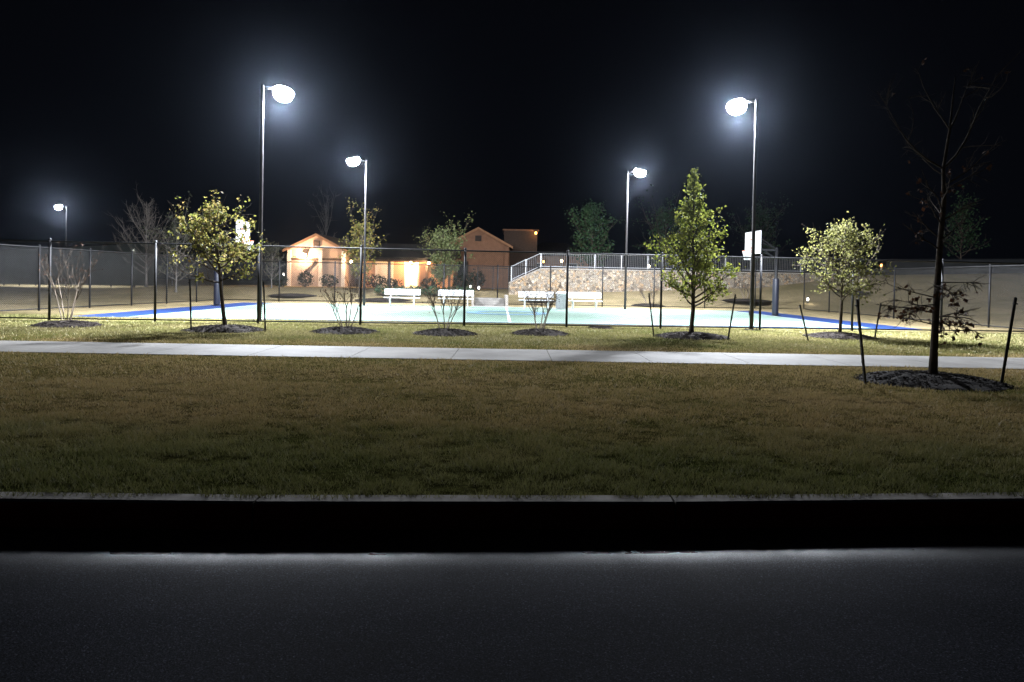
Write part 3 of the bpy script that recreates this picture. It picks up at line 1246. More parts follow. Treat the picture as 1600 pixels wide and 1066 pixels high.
G2 = 'bare crepe myrtles in mulch rings'
for k, (px, py, mx, r, H, sp, lab) in enumerate([
        (105, 508, 105, .86, 2.15, 1.0, 'bare many stemmed shrub at the far left end of the fence'),
        (541, 518, 539, .88, 1.5, .9, 'bare many stemmed shrub before the lit gabled building'),
        (693, 521, 696, .86, 1.5, .9, 'bare many stemmed shrub before the second bench'),
        (843, 521, 844, .80, 1.45, .9, 'bare many stemmed shrub before the end of the stone wall')]):
    p = ground(px, py)
    make_myrtle(lab, p, H, sp, 30 + k, 5, G2)
    q = ground(mx, py + 1)
    mulch_bed('mulch ring under ' + lab, q, r, 40 + k)
p = ground(938, 513)
mulch_bed('small flat heap of dark mulch at the foot of the fence', p, .42, 60, .07)

# --- foreground tree on the right
p8 = ground(1457, 598)
mulch_bed('large dark mulch mound under the bare foreground tree', p8, 1.08, 4, .14)
rng8 = np.random.default_rng(88)
t8 = thing('sparse_tree', 'nearly bare dark tree with a few hanging brown leaves, in the right foreground', 'tree', p8)
mb = MB()
tr = [np.array(q, float) for q in ((0, 0, -.03), (.01, 0, .5), (.02, 0, 1.0), (.05, .02, 1.6), (.07, .02, 2.2), (.10, 0, 2.8), (.09, .02, 3.3), (.16, .0, 3.9), (.22, 0, 4.7))]
mb.tube(tr, [.075, .056, .05, .046, .04, .034, .026, .018, .006], 10)
cen8 = []


def limb(start, d, ln, r, n, curl, sub, leafp, droop=0):
    pts, dd = branch_path(rng8, start, np.array(d, float), ln, n, curl, .09)
    mb.tube(pts, [r * (1 - .8 * j / n) + .002 for j in range(n + 1)], 5, False)
    for _ in range(sub):
        u = rng8.uniform(.25, 1) * n
        j = min(n - 1, int(u))
        q = pts[j] + (pts[j + 1] - pts[j]) * (u - j)
        d2 = unit(unit(pts[j + 1] - pts[j]) + rng8.normal(0, .55, 3) + np.array([0, 0, droop]))
        p2, _ = branch_path(rng8, q, d2, ln * rng8.uniform(.2, .45), 4, curl * .6 + droop, .14)
        mb.tube(p2, [r * .4 * (1 - .7 * m / 4) + .0015 for m in range(5)], 4, False)
        for _k in range(4):
            m = rng8.integers(0, 4)
            q3 = p2[m]
            p3, _ = branch_path(rng8, q3, unit(d2 + rng8.normal(0, .7, 3)), ln * rng8.uniform(.08, .2), 3, droop, .15)
            mb.tube(p3, [.0028, .0024, .002, .0014], 3, False)
            if rng8.uniform() < leafp:
                cc = p3[-1] + np.array([0, 0, -.03])
                for _l in range(rng8.integers(2, 6)):
                    cen8.append(cc + rng8.normal(0, .018, 3))


for k in range(15):
    z = rng8.uniform(.85, 1.55)
    a = 2.4 * k + rng8.uniform(-.4, .4)
    limb(np.array([.03, 0, z]), (math.cos(a), math.sin(a) * .8, rng8.uniform(-.05, .35)), rng8.uniform(.5, .85), .010, 5, -.1, 8, .20, -.15)
for k in range(12):
    z = rng8.uniform(1.7, 3.3)
    a = 2.4 * k + 1 + rng8.uniform(-.4, .4)
    limb(np.array([.08, 0, z]), (math.cos(a), math.sin(a) * .8, .55), rng8.uniform(.5, .9), .011, 5, .2, 5, .10)
limb(tr[6], (-.85, 0, .55), 1.5, .016, 6, .25, 6, .06)
limb(tr[6], (.75, -.1, .75), 1.6, .017, 6, .3, 6, .06)
limb(tr[7], (.35, .3, .9), 1.1, .012, 5, .2, 5, .05)
limb(tr[7], (-.4, .2, .9), 1.0, .012, 5, .2, 5, .05)
mb.build('trunk', M['bark'], t8, True)
leaves_mesh('crown', rng8, cen8, .062, M['leaf_dead'], t8, 0)

G3 = 'stakes holding the young trees upright'


def stake_px(label, bx, by, tx, ty):
    b = ground(bx, by)
    top = at(tx, ty, b.y)
    d = top - b
    stake(label, b, (d.x, 0), d.length, G3)


stake_px('dark stake left of the gold tree', 298, 518, 296, 436)
stake_px('dark stake right of the gold tree, at the floodlight foot', 414, 518, 411, 440)
stake_px('dark stake leaning left of the pointed green tree', 1021, 527, 1013, 458)
stake_px('dark stake leaning right of the pointed green tree', 1138, 531, 1150, 460)
stake_px('dark stake left of the round yellow green tree', 1262, 532, 1249, 476)
stake_px('dark stake right of the round yellow green tree', 1367, 530, 1377, 474)
stake_px('tall dark stake left of the bare foreground tree', 1351, 601, 1338, 468)
stake_px('tall dark stake leaning right of the bare foreground tree', 1565, 604, 1588, 465)

# --- trees behind the court
G4 = 'trees beyond the court'


def back_tree(name, label, px, depth, top_py, env, cb, nb, leaf, seed, **kw):
    b = at(px, 450, depth)
    z = hz1(b.x, depth)
    H = at(px, top_py, depth).z - z
    return make_tree(name, label, (b.x, depth, z), H, cb, env, nb, leaf, seed, group=G4, **kw)


back_tree('bare_tree', 'tall bare grey tree rising above the fence at the left', 228, 52, 312,
          interp_env([0, .3, .7, 1], [2.1, 2.0, 1.0, .25]), .9, 46, None, 51, bark='bark_grey', bare=1.0, nsub=7, elev=(25, 55))
back_tree('grey_green_tree', 'pale grey green leafy tree behind the gold tree', 275, 47, 352,
          interp_env([0, .3, .7, 1], [1.2, 1.7, 1.4, .5]), .7, 36, 'leaf_grey', 52, bark='bark_grey', nsub=7, per=9, lsize=.14, lsig=.16, fall=.7)
back_tree('leafy_tree', 'small yellow green tree in front of the lit gabled building', 562, 46.5, 352,
          interp_env([0, .3, .7, 1], [1.0, 1.6, 1.35, .4]), 1.0, 46, 'leaf_gold', 53, nsub=7, per=9, lsize=.13, lsig=.13, fall=.75)
back_tree('leafy_tree', 'small dense pale green tree right of the lit porch', 692, 48, 371,
          interp_env([0, .3, .7, 1], [1.1, 1.6, 1.35, .5]), .8, 46, 'leaf_sage', 54, nsub=8, per=12, lsize=.13, lsig=.14)
back_tree('bare_tree', 'faint bare tree behind the roof of the lit gabled building', 507, 72, 322,
          interp_env([0, .3, .7, 1], [.5, 1.6, 1.5, .6]), 2.5, 22, None, 55, bark='bark_grey', bare=1.0, nsub=5, elev=(50, 75))
back_tree('dense_tree', 'dark green dense tree left of the far right floodlight', 924, 56, 322,
          interp_env([0, .3, .7, 1], [1.6, 1.9, 1.3, .3]), 1.2, 50, 'leaf_dark', 56, nsub=8, per=12, lsize=.17, lsig=.18)
back_tree('dense_tree', 'dark tree half hidden behind the pointed green tree', 1038, 60, 336,
          interp_env([0, .3, .7, 1], [2.2, 2.6, 1.9, .5]), 1.0, 48, 'leaf_dark', 57, nsub=7, per=10, lsize=.17, lsig=.2, fall=.8)
back_tree('dense_tree', 'dark tree barely visible behind the right hoop', 1188, 66, 328,
          interp_env([0, .3, .7, 1], [2.2, 2.6, 1.9, .5]), 1.0, 44, 'leaf_dark', 58, nsub=7, per=9, lsize=.18, lsig=.2, fall=.75)
back_tree('thin_tree', 'grey thin leaved tree left of the lit gabled building', 424, 50, 385,
          interp_env([0, .3, .7, 1], [.9, 1.1, .9, .4]), .5, 30, 'leaf_grey', 59, bark='bark_grey', nsub=6, per=7, lsize=.11, lsig=.14, fall=.7)
back_tree('dark_tree', 'dim tree beyond the right end of the fence', 1500, 58, 330,
          interp_env([0, .3, .7, 1], [1.6, 2.0, 1.5, .5]), 1.2, 36, 'leaf_dark', 61, nsub=6, per=8, lsize=.18, lsig=.2, fall=.7)


# ------------------------------------------------------------------ stone wall, railing, steps
WA, WB = at(795, 455, 48.5), at(1310, 440, 51.5)
WA.z = 0
WB.z = 0
wl = (WB - WA)
wl_len = wl.length
w_rz = math.atan2(wl.y, wl.x)


def wall_top(s):      # along the wall, metres
    return float(np.interp(s, [0, 0.35, 2.1, wl_len], [1.25, 1.45, 2.24, 2.30]))


t = thing('stone_wall', 'long retaining wall of mixed tan field stone below the metal railing', 'wall', (WA.x, WA.y, 0), w_rz)
ss = [0, .35, 1.0, 2.1] + list(np.linspace(3.5, wl_len, 14))
poly = [(s, .2) for s in (0, wl_len)] + [(s, wall_top(s)) for s in reversed(ss)]
MB().prism(poly, -.25, .25).build('wall_face', M['stone'], t)
mb = MB()
for a, b in zip(ss[:-1], ss[1:]):
    za, zb = wall_top(a), wall_top(b)
    mb.add([(a, -.30, za), (b, -.30, zb), (b, .30, zb), (a, .30, za), (a, -.30, za + .07), (b, -.30, zb + .07), (b, .30, zb + .07), (a, .30, za + .07)],
           [(3, 2, 1, 0), (4, 5, 6, 7), (0, 1, 5, 4), (1, 2, 6, 5), (2, 3, 7, 6), (3, 0, 4, 7)])
mb.build('coping', M['kerb_top'], t)
rt = thing('metal_railing', 'silver metal picket railing running along the top of the stone wall', 'railing', (WA.x, WA.y, 0), w_rz)
rs = [0.15, 1.1, 2.1] + [2.1 + 1.83 * k for k in range(1, int((wl_len - 2.1) / 1.83) + 1)]
RHt = 1.02
for s in rs:
    z = wall_top(s) + .07
    MB().box((s, 0, z + RHt / 2), (.065, .065, RHt), bevel=.006).build('post', M['galv'], rt)
top, bot, pk = MB(), MB(), MB()
for a, b in zip(rs[:-1], rs[1:]):
    za, zb = wall_top(a) + .07, wall_top(b) + .07
    for m, dz in ((top, .98), (bot, .12)):
        m.tube([(a + .03, 0, za + dz), (b - .03, 0, zb + dz)], .022, 6)
    n = max(2, int((b - a) / .115))
    for k in range(1, n):
        s = a + (b - a) * k / n
        z = za + (zb - za) * k / n
        pk.box((s, 0, z + .55), (.016, .016, .84))
top.build('top_rail', M['galv'], rt)
bot.build('bottom_rail', M['galv'], rt)
pk.build('picket_panel', M['picket'], rt)

# steps and landing between bench two and the wall
sp_ = ground(766, 480)
st = thing('concrete_steps', 'pale concrete steps leading up from the far side of the court', 'steps', (sp_.x, sp_.y, 0), R(3))
mb = MB()
for k in range(3):
    mb.box((0, 1.6 + .36 * k + .6, .07 + .14 * k), (1.7, 1.2, .14), bevel=.008)
mb.build('tread', M['concrete'], st)
for sx in (-.95, .95):
    MB().box((sx, 2.2, .3), (.14, 2.0, .62), bevel=.01).build('side_wall', M['kerb_top'], st)
mb = MB()
mb.add([(sp_.x - 1.1, sp_.y - .8, .012), (sp_.x + 1.2, sp_.y - .75, .012), (sp_.x + 1.0, sp_.y + 1.65, .012), (sp_.x - 1.0, sp_.y + 1.6, .012)], [(0, 1, 2, 3)])
struct(mb.build('landing', M['concrete']))

gp = at(770, 455, 53)
gt = thing('metal_gate', 'dark metal picket gate behind the concrete steps', 'gate', (gp.x, 53, hz1(gp.x, 53)), 0)
mb = MB()
for x in (-1.1, 0, 1.1):
    mb.box((x, 0, .85), (.07, .07, 1.7))
for z in (.15, 1.6):
    mb.box((0, 0, z), (2.2, .04, .05))
mb.build('gate_frame', M['bronze'], gt)
mb = MB()
for k in range(1, 20):
    if k != 10:
        mb.box((-1.1 + .11 * k, 0, .87), (.016, .016, 1.4))
mb.build('picket_panel', M['bronze'], gt)


# ------------------------------------------------------------------ windscreens
def screened(name, label, A, B, H, mat, n):
    A, B = Vector(A), Vector(B)
    d = B - A
    ln = d.length
    t = thing(name, label, 'fence', A, math.atan2(d.y, d.x))
    dz = B.z - A.z
    for k in range(n + 1):
        x = ln * k / n
        MB().tube([(x, .05, dz * k / n - .05), (x, .05, dz * k / n + H)], .045, 6).build('post', M['fence_black'], t, True)
    mb = MB()
    m = n * 8
    V, Fs = [], []
    for k in range(m + 1):
        x = ln * k / m
        y = .03 * math.sin(k * 2 * PI / 8) * .5
        z = dz * k / m
        V += [(x, y - .01, z + .12), (x, y - .01, z + H - .05), (x, y - .002, z + .12), (x, y - .002, z + H - .05)]
    for k in range(m):
        a = 4 * k
        Fs += [(a, a + 4, a + 5, a + 1), (a + 2, a + 3, a + 7, a + 6), (a + 1, a + 5, a + 7, a + 3), (a, a + 2, a + 6, a + 4)]
    mb.add(V, Fs)
    mb.build('screen_cloth', mat, t, True)
    MB().tube([(0, .05, H), (ln, .05, dz + H)], .025, 6).build('top_rail', M['fence_black'], t)
    return t


a0 = at(-60, 450, 74)
a1 = at(243, 460, 54)
screened('screened_fence', 'tall tennis court fence hung with grey green windscreen, far left', (a0.x, 74, 0), (a1.x, 54, hz1(a1.x, 54)), 3.3, M['screen'], 11)
b0 = at(1385, 430, 56)
b1 = at(1700, 430, 56)
screened('screened_fence', 'dark screened fence on top of the slope at the far right', (b0.x, 56, hz1(b0.x, 56) - .1), (b1.x, 56, hz1(b1.x, 56) - .1), 1.3, M['screen_black'], 6)


# ------------------------------------------------------------------ buildings
def wall_lamp(parent, loc, glow, power, col=WARM, r=.10):
    mb = MB()
    mb.box((loc[0], loc[1] + .06, loc[2]), (.12, .08, .2), bevel=.01)
    mb.lathe([(.16, .14), (.03, .22)], 10, loc)
    o = mb.build('wall_lamp', M['fence_black'], parent)
    MB().lathe([(.03, -.12), (.09, -.1), (.115, 0), (.10, .12), (.04, .135)], 12, loc).build('lamp_globe', M[glow], o, True)
    add_light(o, (loc[0], loc[1] - .28, loc[2] - .05), power, col, .08)


def gable_house(name, label, px, base_py, depth, w, h, g, dpt, wallm, roofm, ov=.3):
    p = at(px, base_py, depth)
    z = hz1(p.x, depth) - .05
    t = thing(name, label, 'building', (p.x, depth, z))
    poly = [(-w / 2, 0), (w / 2, 0), (w / 2, h), (0, h + g), (-w / 2, h)]
    MB().prism(poly, 0, dpt).build('wall', M[wallm], t)
    mb = MB()
    th = .16
    sl = g / (w / 2)
    for s in (-1, 1):
        xe = s * (w / 2 + ov)
        ze = h - sl * ov
        pts = [(xe, ze + .02), (0, h + g + .02), (0, h + g + .02 + th), (xe, ze + .02 + th)]
        if s > 0:
            pts = pts[::-1]
        mb.prism(pts, -.35, dpt + .35)
    mb.build('roof', M[roofm], t)
    mb = MB()
    for s in (-1, 1):
        xe = s * (w / 2 + ov + .01)
        ze = h - sl * ov
        pts = [(xe, ze - .05), (0, h + g - .05), (0, h + g + .16), (xe, ze + .16)]
        if s > 0:
            pts = pts[::-1]
        mb.prism(pts, -.40, -.353)
    mb.build('barge_board', M['stucco_rust'], t)
    mb = MB()
    mb.box((0, -.04, h + g * .45), (.55, .07, .5), bevel=.01)
    vo = mb.build('gable_vent', M['roof_dark'], t)
    mb = MB()
    for k in range(5):
        mb.box((0, -.085, h + g * .45 - .18 + .09 * k), (.43, .02, .05), Matrix.Rotation(R(35), 3, 'X'))
    mb.build('louvre', M['timber'], vo)
    return t


# left gabled building
b = gable_house('gabled_building', 'tan gabled building with cream pilasters and a bright wall lamp, left of centre', 494, 447, 60, 4.7, 3.0, 1.2, 9, 'stucco', 'roof_brown')
mb = MB()
for x in (-2.2, .35, 2.2):
    mb.box((x, -.09, 1.5), (.28, .18, 3.0), bevel=.01)
mb.build('pilaster', M['trim'], b)
MB().box((0, -.06, 2.28), (4.1, .12, .16), bevel=.01).build('beam', M['timber'], b)
MB().box((-.75, -.10, 1.35), (.12, .08, 2.1), Matrix.Rotation(R(42), 3, 'Y')).build('brace', M['timber'], b)
for x, w_ in ((-.93, 2.1), (1.28, 1.45)):
    MB().box((x, -.02, 1.08), (w_, .04, 2.1)).build('panel', M['panel'], b)
wall_lamp(b, (-.85, -.30, 2.55), 'warm_glow', 620, (1.0, .68, .45))
wall_lamp(b, (2.9, -.30, 2.1), 'warm_glow', 200, (1.0, .72, .5))

# low porch building in the middle
p = at(636, 447, 61)
zb = hz1(p.x, 61) - .05
t = thing('porch_building', 'low russet building with a brightly lit porch door under a dark roof', 'building', (p.x, 61, zb))
W_ = 7.6
MB().box((0, 2.5, 1.25), (W_, 5, 2.5)).build('wall', M['stucco_rust'], t)
mb = MB()
mb.add([(-W_ / 2 - .3, -1.4, 2.32), (W_ / 2 + .3, -1.4, 2.32), (W_ / 2 + .3, 3.0, 3.65), (-W_ / 2 - .3, 3.0, 3.65),
        (-W_ / 2 - .3, -1.4, 2.5), (W_ / 2 + .3, -1.4, 2.5), (W_ / 2 + .3, 3.0, 3.83), (-W_ / 2 - .3, 3.0, 3.83)],
       [(3, 2, 1, 0), (4, 5, 6, 7), (0, 1, 5, 4), (1, 2, 6, 5), (2, 3, 7, 6), (3, 0, 4, 7)])
mb.add([(-W_ / 2 - .3, 3.0, 3.65), (W_ / 2 + .3, 3.0, 3.65), (W_ / 2 + .3, 5.4, 2.5), (-W_ / 2 - .3, 5.4, 2.5),
        (-W_ / 2 - .3, 3.0, 3.83), (W_ / 2 + .3, 3.0, 3.83), (W_ / 2 + .3, 5.4, 2.68), (-W_ / 2 - .3, 5.4, 2.68)],
       [(3, 2, 1, 0), (4, 5, 6, 7), (0, 1, 5, 4), (2, 3, 7, 6), (3, 0, 4, 7), (1, 2, 6, 5)])
mb.build('roof', M['roof_dark'], t)
MB().box((0, -1.3, 2.26), (W_ + .4, .14, .2), bevel=.01).build('porch_beam', M['timber'], t)
for x in (-3.6, -1.3, 1.75, 3.6):
    MB().box((x, -1.3, 1.08), (.2, .2, 2.16), bevel=.015).build('porch_post', M['timber'], t)
d = MB().box((.35, -.03, 1.05), (1.0, .06, 2.1)).build('door', M['door_glow'], t)
mb = MB()
mb.box((-.2, -.04, 1.08), (.1, .08, 2.16))
mb.box((.9, -.04, 1.08), (.1, .08, 2.16))
mb.box((.35, -.04, 2.21), (1.2, .08, .1))
mb.build('door_frame', M['trim'], d)
MB().box((-1.9, -.03, 1.1), (1.5, .06, 2.2)).build('panel', M['trim'], t)
MB().box((1.45, -.03, 1.05), (.8, .06, 2.05)).build('shutter_panel', M['roof_brown'], t)
f = MB().box((2.75, -.03, 1.45), (1.0, .06, 1.1)).build('window_frame', M['timber'], t)
MB().box((2.75, -.065, 1.45), (.84, .02, .94)).build('pane', M['glass_dark'], f)
wall_lamp(t, (.35, -.55, 2.18), 'warm_glow', 700, (1.0, .60, .28))
wall_lamp(t, (1.95, -1.55, 2.05), 'warm_glow', 260, (1.0, .6, .28))

# second gable, further off
b2 = gable_house('gabled_building', 'larger dim russet gabled building right of the lit porch', 746, 450, 66, 5.6, 3.85, 1.5, 10, 'brick_dim', 'roof_brown')
f = MB().box((-1.4, -.03, 1.7), (1.1, .06, 1.5)).build('window_frame', M['timber'], b2)
MB().box((-1.4, -.065, 1.7), (.94, .02, 1.34)).build('pane', M['glass_dark'], f)
MB().box((2.55, -.2, 1.9), (.35, .35, 3.8), bevel=.02).build('corner_column', M['brick_dim'], b2)

# flat roofed block with the amber corner lamp
p = at(812, 450, 71)
zb = hz1(p.x, 71) - .05
t = thing('flat_roofed_building', 'dim flat roofed block with an amber lamp at its top right corner', 'building', (p.x, 71, zb))
htop = at(812, 361, 71).z - zb
MB().box((0, 3, htop / 2), (3.2, 6, htop)).build('wall', M['timber'], t)
MB().box((0, 3, htop + .08), (3.5, 6.3, .16), bevel=.02).build('parapet', M['brick_dim'], t)
MB().box((-.9, -.04, htop - 1.1), (.8, .08, .9)).build('window_frame', M['timber'], t)
wall_lamp(t, (1.45, -.28, htop - .2), 'amber_glow', 16, (1.0, .5, .15))
mb = MB()
pr = at(868, 450, 74)
t = thing('hipped_building', 'low building under a broad dark roof behind the stone wall', 'building', (pr.x, 74, hz1(pr.x, 74) - .05))
MB().box((0, 4, 1.6), (6.6, 7, 3.2)).build('wall', M['stucco_rust'], t)
V = [(-3.7, 0, 3.2), (3.7, 0, 3.2), (3.7, 8, 3.2), (-3.7, 8, 3.2), (-1.2, 4, 4.7), (1.2, 4, 4.7)]
MB().add(V, [(0, 1, 5, 4), (1, 2, 5), (2, 3, 4, 5), (3, 0, 4), (3, 2, 1, 0)]) if False else None
mb.add(V, [(0, 1, 5, 4), (1, 2, 5), (2, 3, 4, 5), (3, 0, 4), (3, 2, 1, 0)])
mb.build('roof', M['roof_dark'], t)
for x in (-1.8, 1.6):
    f = MB().box((x, .47, 1.8), (1.2, .06, 1.3)).build('window_frame', M['trim'], t)
    MB().box((x, .435, 1.8), (1.04, .02, 1.14)).build('pane', M['glass_dark'], f)


# ------------------------------------------------------------------ shrubs, bed, small lamps
def shrub(label, px, depth, w, h, leaf, seed, group='low shrubs below the buildings', name='shrub'):
    rng = np.random.default_rng(seed)
    p = at(px, 450, depth)
    z = hz1(p.x, depth)
    t = thing(name, label, 'shrub', (p.x, depth, z), 0, group)
    cen = []
    mb = MB()
    for k in range(10):
        a = rng.uniform(0, 6.28)
        d = np.array([math.cos(a) * w * .8, math.sin(a) * w * .8, h])
        pts, _ = branch_path(rng, np.array([0, 0, -.02]), d, h * .9, 3, .1, .15)
        mb.tube(pts, [.02, .015, .01, .005], 4, False)
    for k in range(int(240 * w * h) + 80):
        v = rng.normal(0, 1, 3)
        v /= np.linalg.norm(v)
        rr = rng.uniform(.55, 1.0) * (1 + .25 * math.sin(3 * v[0] + seed) * math.cos(4 * v[1]))
        cen.append(np.array([v[0] * w / 2 * rr, v[1] * w / 2 * rr, h * .5 + v[2] * h * .5 * rr]))
    mb.build('stem', M['bark'], t)
    leaves_mesh('foliage', rng, cen, .13, M[leaf], t)
    return t


shr = [(437, 55, 1.3, 1.0, 'round dark shrub left of the gabled building'),
       (477, 56, 1.3, 1.3, 'dark shrub under the bright wall lamp'),
       (514, 55, 1.5, 1.0, 'dark shrub below the middle pilaster'),
       (588, 55, 1.6, 1.1, 'dark shrub at the left foot of the porch'),
       (612, 54, 1.3, .8, 'low dark shrub left of the lit porch door'),
       (672, 54, 1.5, .9, 'low dark shrub right of the lit porch door'),
       (722, 53, 1.6, 1.3, 'dark shrub before the larger russet gable'),
       (745, 55, 1.4, 1.6, 'tallest dark shrub left of the metal gate')]
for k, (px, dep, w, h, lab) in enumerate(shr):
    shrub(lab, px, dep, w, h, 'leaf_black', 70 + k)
hb = [(600, 47.0), (625, 47.0), (651, 47.1), (677, 47.2), (703, 47.2), (728, 47.3)]
hl = ['low hedge plant left of the leftmost bench top', 'low hedge plant right behind the leftmost bench', 'low hedge plant in the gap left of the dense pale green tree',
      'low hedge plant at the left foot of the dense pale green tree', 'low hedge plant right behind the second bench', 'low hedge plant at the left side of the steps']
for k, (px, dep) in enumerate(hb):
    shrub(hl[k], px, dep, 1.35, .7, 'leaf_dark', 90 + k, 'low hedge plants behind the benches', 'hedge_plant')
# mulch ovals and bare shrubs on the bank below the stone wall
for k, (px, dep, r, lab) in enumerate([(1013, 44.8, 1.0, 'left dark mulch oval on the bank below the stone wall'),
                                       (1165, 46.6, 1.6, 'large dark mulch oval on the bank behind the right hoop'),
                                       (1330, 47.5, 1.1, 'dark mulch oval on the slope behind the yellow green tree'),
                                       (458, 46.5, 1.5, 'dark mulch oval on the grass before the gabled building'),
                                       (600, 45.2, 1.7, 'dark mulch oval left of the leftmost bench'),
                                       (842, 46.0, 1.1, 'dark mulch oval behind the bench at the end of the stone wall')]):
    q = at(px, 460, dep)
    mulch_bed(lab, (q.x, dep), r, 110 + k, .12)
for k, (px, dep, lab) in enumerate([(1013, 44.8, 'small bare shrub on the left mulch oval of the bank'),
                                    (1165, 46.6, 'small bare shrub on the bank behind the right hoop'),
                                    (1330, 47.5, 'small bare shrub on the slope behind the yellow green tree')]):
    q = at(px, 460, dep)
    make_myrtle(lab, (q.x, dep, hz1(q.x, dep)), 1.4, 1.2, 130 + k, 5, 'bare shrubs on the bank')


def bollard(label, px, py, depth, glow, power, col, group, name='path_light', tall=None):
    p = at(px, py, depth)
    z = hz1(p.x, depth)
    h = max(.25, p.z - z)
    t = thing(name, label, 'lamp', (p.x, depth, z), 0, group)
    MB().lathe([(.06, 0), (.05, .03), (.04, h - .12)], 10).build('lamp_post', M['fence_black'], t, True)
    MB().lathe([(.05, h - .1), (.07, h - .05), (.07, h + .05), (.05, h + .1)], 12).build('lamp_globe', M[glow], t, True)
    MB().lathe([(.12, h + .10), (.12, h + .12), (.03, h + .17)], 12).build('lamp_cap', M['fence_black'], t, True)
    add_light(t, (0, -.22, h), power, col, .06)
    return t


G5 = 'small lamps scattered beyond the court'
bollard('small white path lamp left of the concrete steps', 748, 456, 50, 'white_glow', 4, (1, .95, .85), G5)
bollard('small white lamp behind the second bench end', 735, 450, 54, 'white_glow', 3, (1, .95, .85), G5)
bollard('small white ground lamp on the slope behind the right hoop', 1262, 468, 46, 'white_glow', 8, (1, .95, .85), G5)
bollard('round warm garden lamp behind the railing, above the grey bin', 878, 408, 55, 'warm_glow', 14, (1, .75, .45), G5)
bollard('red orange garden lamp behind the sloping end of the railing', 849, 409, 56, 'amber_glow', 6, (1, .35, .1), G5)
bollard('warm garden lamp behind the railing, left of the pointed green tree', 1014, 416, 55, 'warm_glow', 14, (1, .75, .45), G5)
bollard('orange lamp beside the yellow green tree, before the dark screen', 1377, 415, 54, 'amber_glow', 14, (1, .4, .12), G5)
bollard('small white lamp seen through the tall bare grey tree', 211, 390, 56, 'white_glow', 14, (1, .96, .88), G5)
bollard('faint white lamp seen through the grey green tree', 270, 400, 54, 'white_glow', 8, (.8, 1, .85), G5)
bollard('tiny white lamp left of the gabled building', 443, 429, 57, 'white_glow', 8, (1, .95, .85), G5)


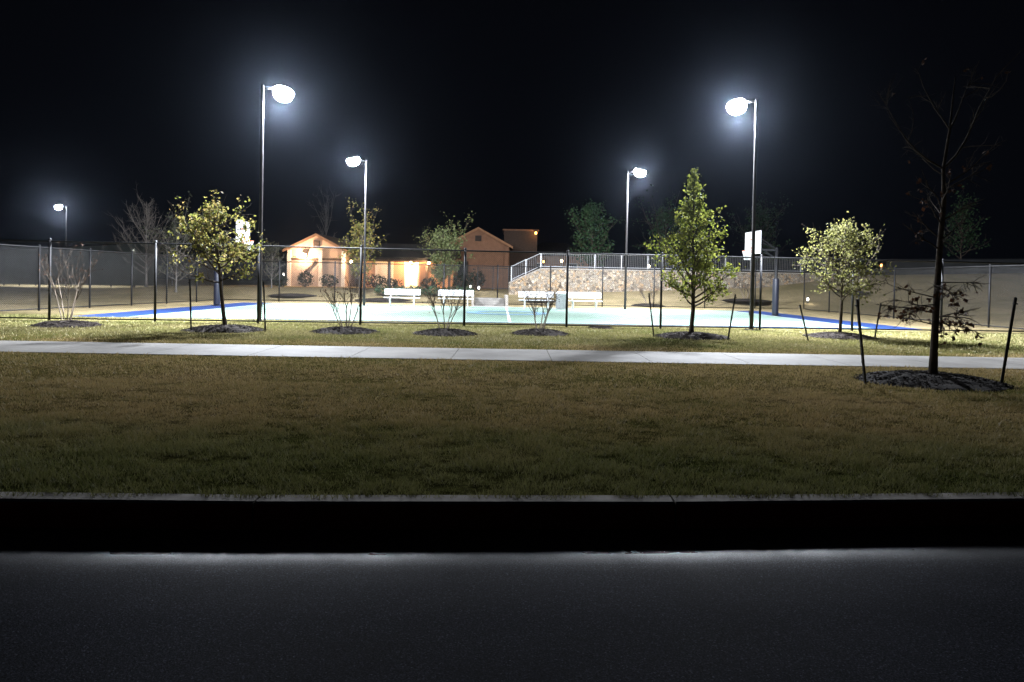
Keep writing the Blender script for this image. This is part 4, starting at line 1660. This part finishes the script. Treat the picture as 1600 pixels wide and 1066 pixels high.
# ------------------------------------------------------------------ grass blades on the lawns
def build_grass():
    rng = np.random.default_rng(5)
    out = []
    plo, phi = build_setting.path
    ph = rng.uniform(0, 6.28, 12)

    def patch(x, y):
        return (np.sin(x * 2.1 + ph[0] + 1.3 * np.sin(y * 1.7 + ph[1])) + np.sin(y * 3.1 + ph[2] + np.sin(x * 2.7 + ph[3])) +
                np.sin(x * 6.3 + ph[4] + 2 * np.sin(y * 4.9)) + np.sin(y * 7.7 + ph[5] + 2 * np.sin(x * 5.3))) / 4

    edge = False
    tab = [rng.uniform(0, 1, (257, 257)) for _ in range(3)]

    def vnoise(x, y, sc, k):
        u, v = (x + 60) / sc, (y + 10) / sc
        i, j = np.floor(u).astype(int), np.floor(v).astype(int)
        fu, fv = u - i, v - j
        fu, fv = fu * fu * (3 - 2 * fu), fv * fv * (3 - 2 * fv)
        t = tab[k]
        g = lambda a, b: t[a % 257, b % 257]
        return (g(i, j) * (1 - fu) + g(i + 1, j) * fu) * (1 - fv) + (g(i, j + 1) * (1 - fu) + g(i + 1, j + 1) * fu) * fv

    def zone(y0, y1, dens, hgt, wid):
        hw = .74 * y1 + .6
        n = int((y1 - y0) * 2 * hw * dens)
        x = rng.uniform(-hw, hw, n)
        y = rng.uniform(y0, y1, n)
        keep = (np.abs(x) < .74 * y + .6) & (y > kerb_y(x) - (.075 + .03 * np.sin(x * 7.3) * np.sin(x * 2.9 + 1) if edge else .02))
        keep &= ~((y > plo(x) - .01) & (y < phi(x) + .01))
        for bx, by, br in BEDS:
            keep &= (x - bx) ** 2 + (y - by) ** 2 > (br * .96) ** 2
        # the court itself
        ce = NL.y + (x - NL.x) * (NR.y - NL.y) / (NR.x - NL.x)
        keep &= ~((y > ce - .03) & (x > NL.x) & (x < NR.x))
        x, y = x[keep], y[keep]
        n = len(x)
        if edge:
            k2 = (y - kerb_y(x)) < rng.gamma(1.2, .05, len(x)) - .05
            x, y = x[k2], y[k2]
            n = len(x)
        pt = patch(x, y)
        cl = .55 * vnoise(x, y, .13, 0) + .45 * vnoise(x, y, .31, 1)
        gap = rng.uniform(0, 1, n) < np.clip((cl - .15) * 3.0, .3, 1)
        x, y, pt, cl = x[gap], y[gap], pt[gap], cl[gap]
        n = len(x)
        rank = 1 + .4 * (1 - sstep(5.5, 8.0, y))
        h = hgt * rank * rng.uniform(.35, 1.35, n) * np.clip((.25 + 1.5 * cl) * (1 + .12 * pt), .4, 2)
        z = hz(x, y)
        a = rng.uniform(0, 6.28, n)
        w = wid * rng.uniform(.6, 1.3, n)
        ln = h * rng.uniform(.2, 1.1, n)
        la = rng.uniform(0, 6.28, n)
        p = np.stack([x, y, z - .004], 1)
        side = np.stack([np.cos(a) * w, np.sin(a) * w, 0 * w], 1)
        tip = p + np.stack([np.cos(la) * ln, np.sin(la) * ln, h], 1)
        out.append(np.stack([p - side, p + side, tip], 1))

    zone(4.1, 7.0, 7500, .027, .0026)
    edge = True
    zone(3.9, 5.4, 3600, .036, .0030)
    edge = False
    zone(7.0, 10.0, 3400, .031, .0040)
    zone(10.0, 14.6, 900, .038, .0065)
    zone(14.6, 24.6, 330, .042, .010)
    v = np.concatenate(out)
    o = np_mesh('grass', v, 3, M['blades'])
    tag(o, 'short dry winter grass covering the lawns on both sides of the path', 'grass', None, 'stuff')


build_grass()


# ------------------------------------------------------------------ added haze, standing in for lens bloom round the lamps
def build_bloom_haze(density):
    mb = MB()
    mb.box((0, 90, 5.25), (330, 270, 12.5))
    m = bpy.data.materials.new('halo_haze')
    m.use_nodes = True
    nt = m.node_tree
    nt.nodes.clear()
    out = nt.nodes.new("ShaderNodeOutputMaterial")
    v = nt.nodes.new("ShaderNodeVolumePrincipled")
    v.inputs["Color"].default_value = (.64, .77, 1, 1)
    v.inputs["Density"].default_value = density
    v.inputs["Anisotropy"].default_value = 0.95
    L(nt, v.outputs[0], out.inputs["Volume"])
    o = mb.build('haze', m)  # added haze box, stands in for lens bloom
    o.display_type = 'WIRE'
    tag(o, 'thin added haze giving the floodlights a bloom-like halo', 'haze', None, 'stuff')


build_bloom_haze(0.0003)
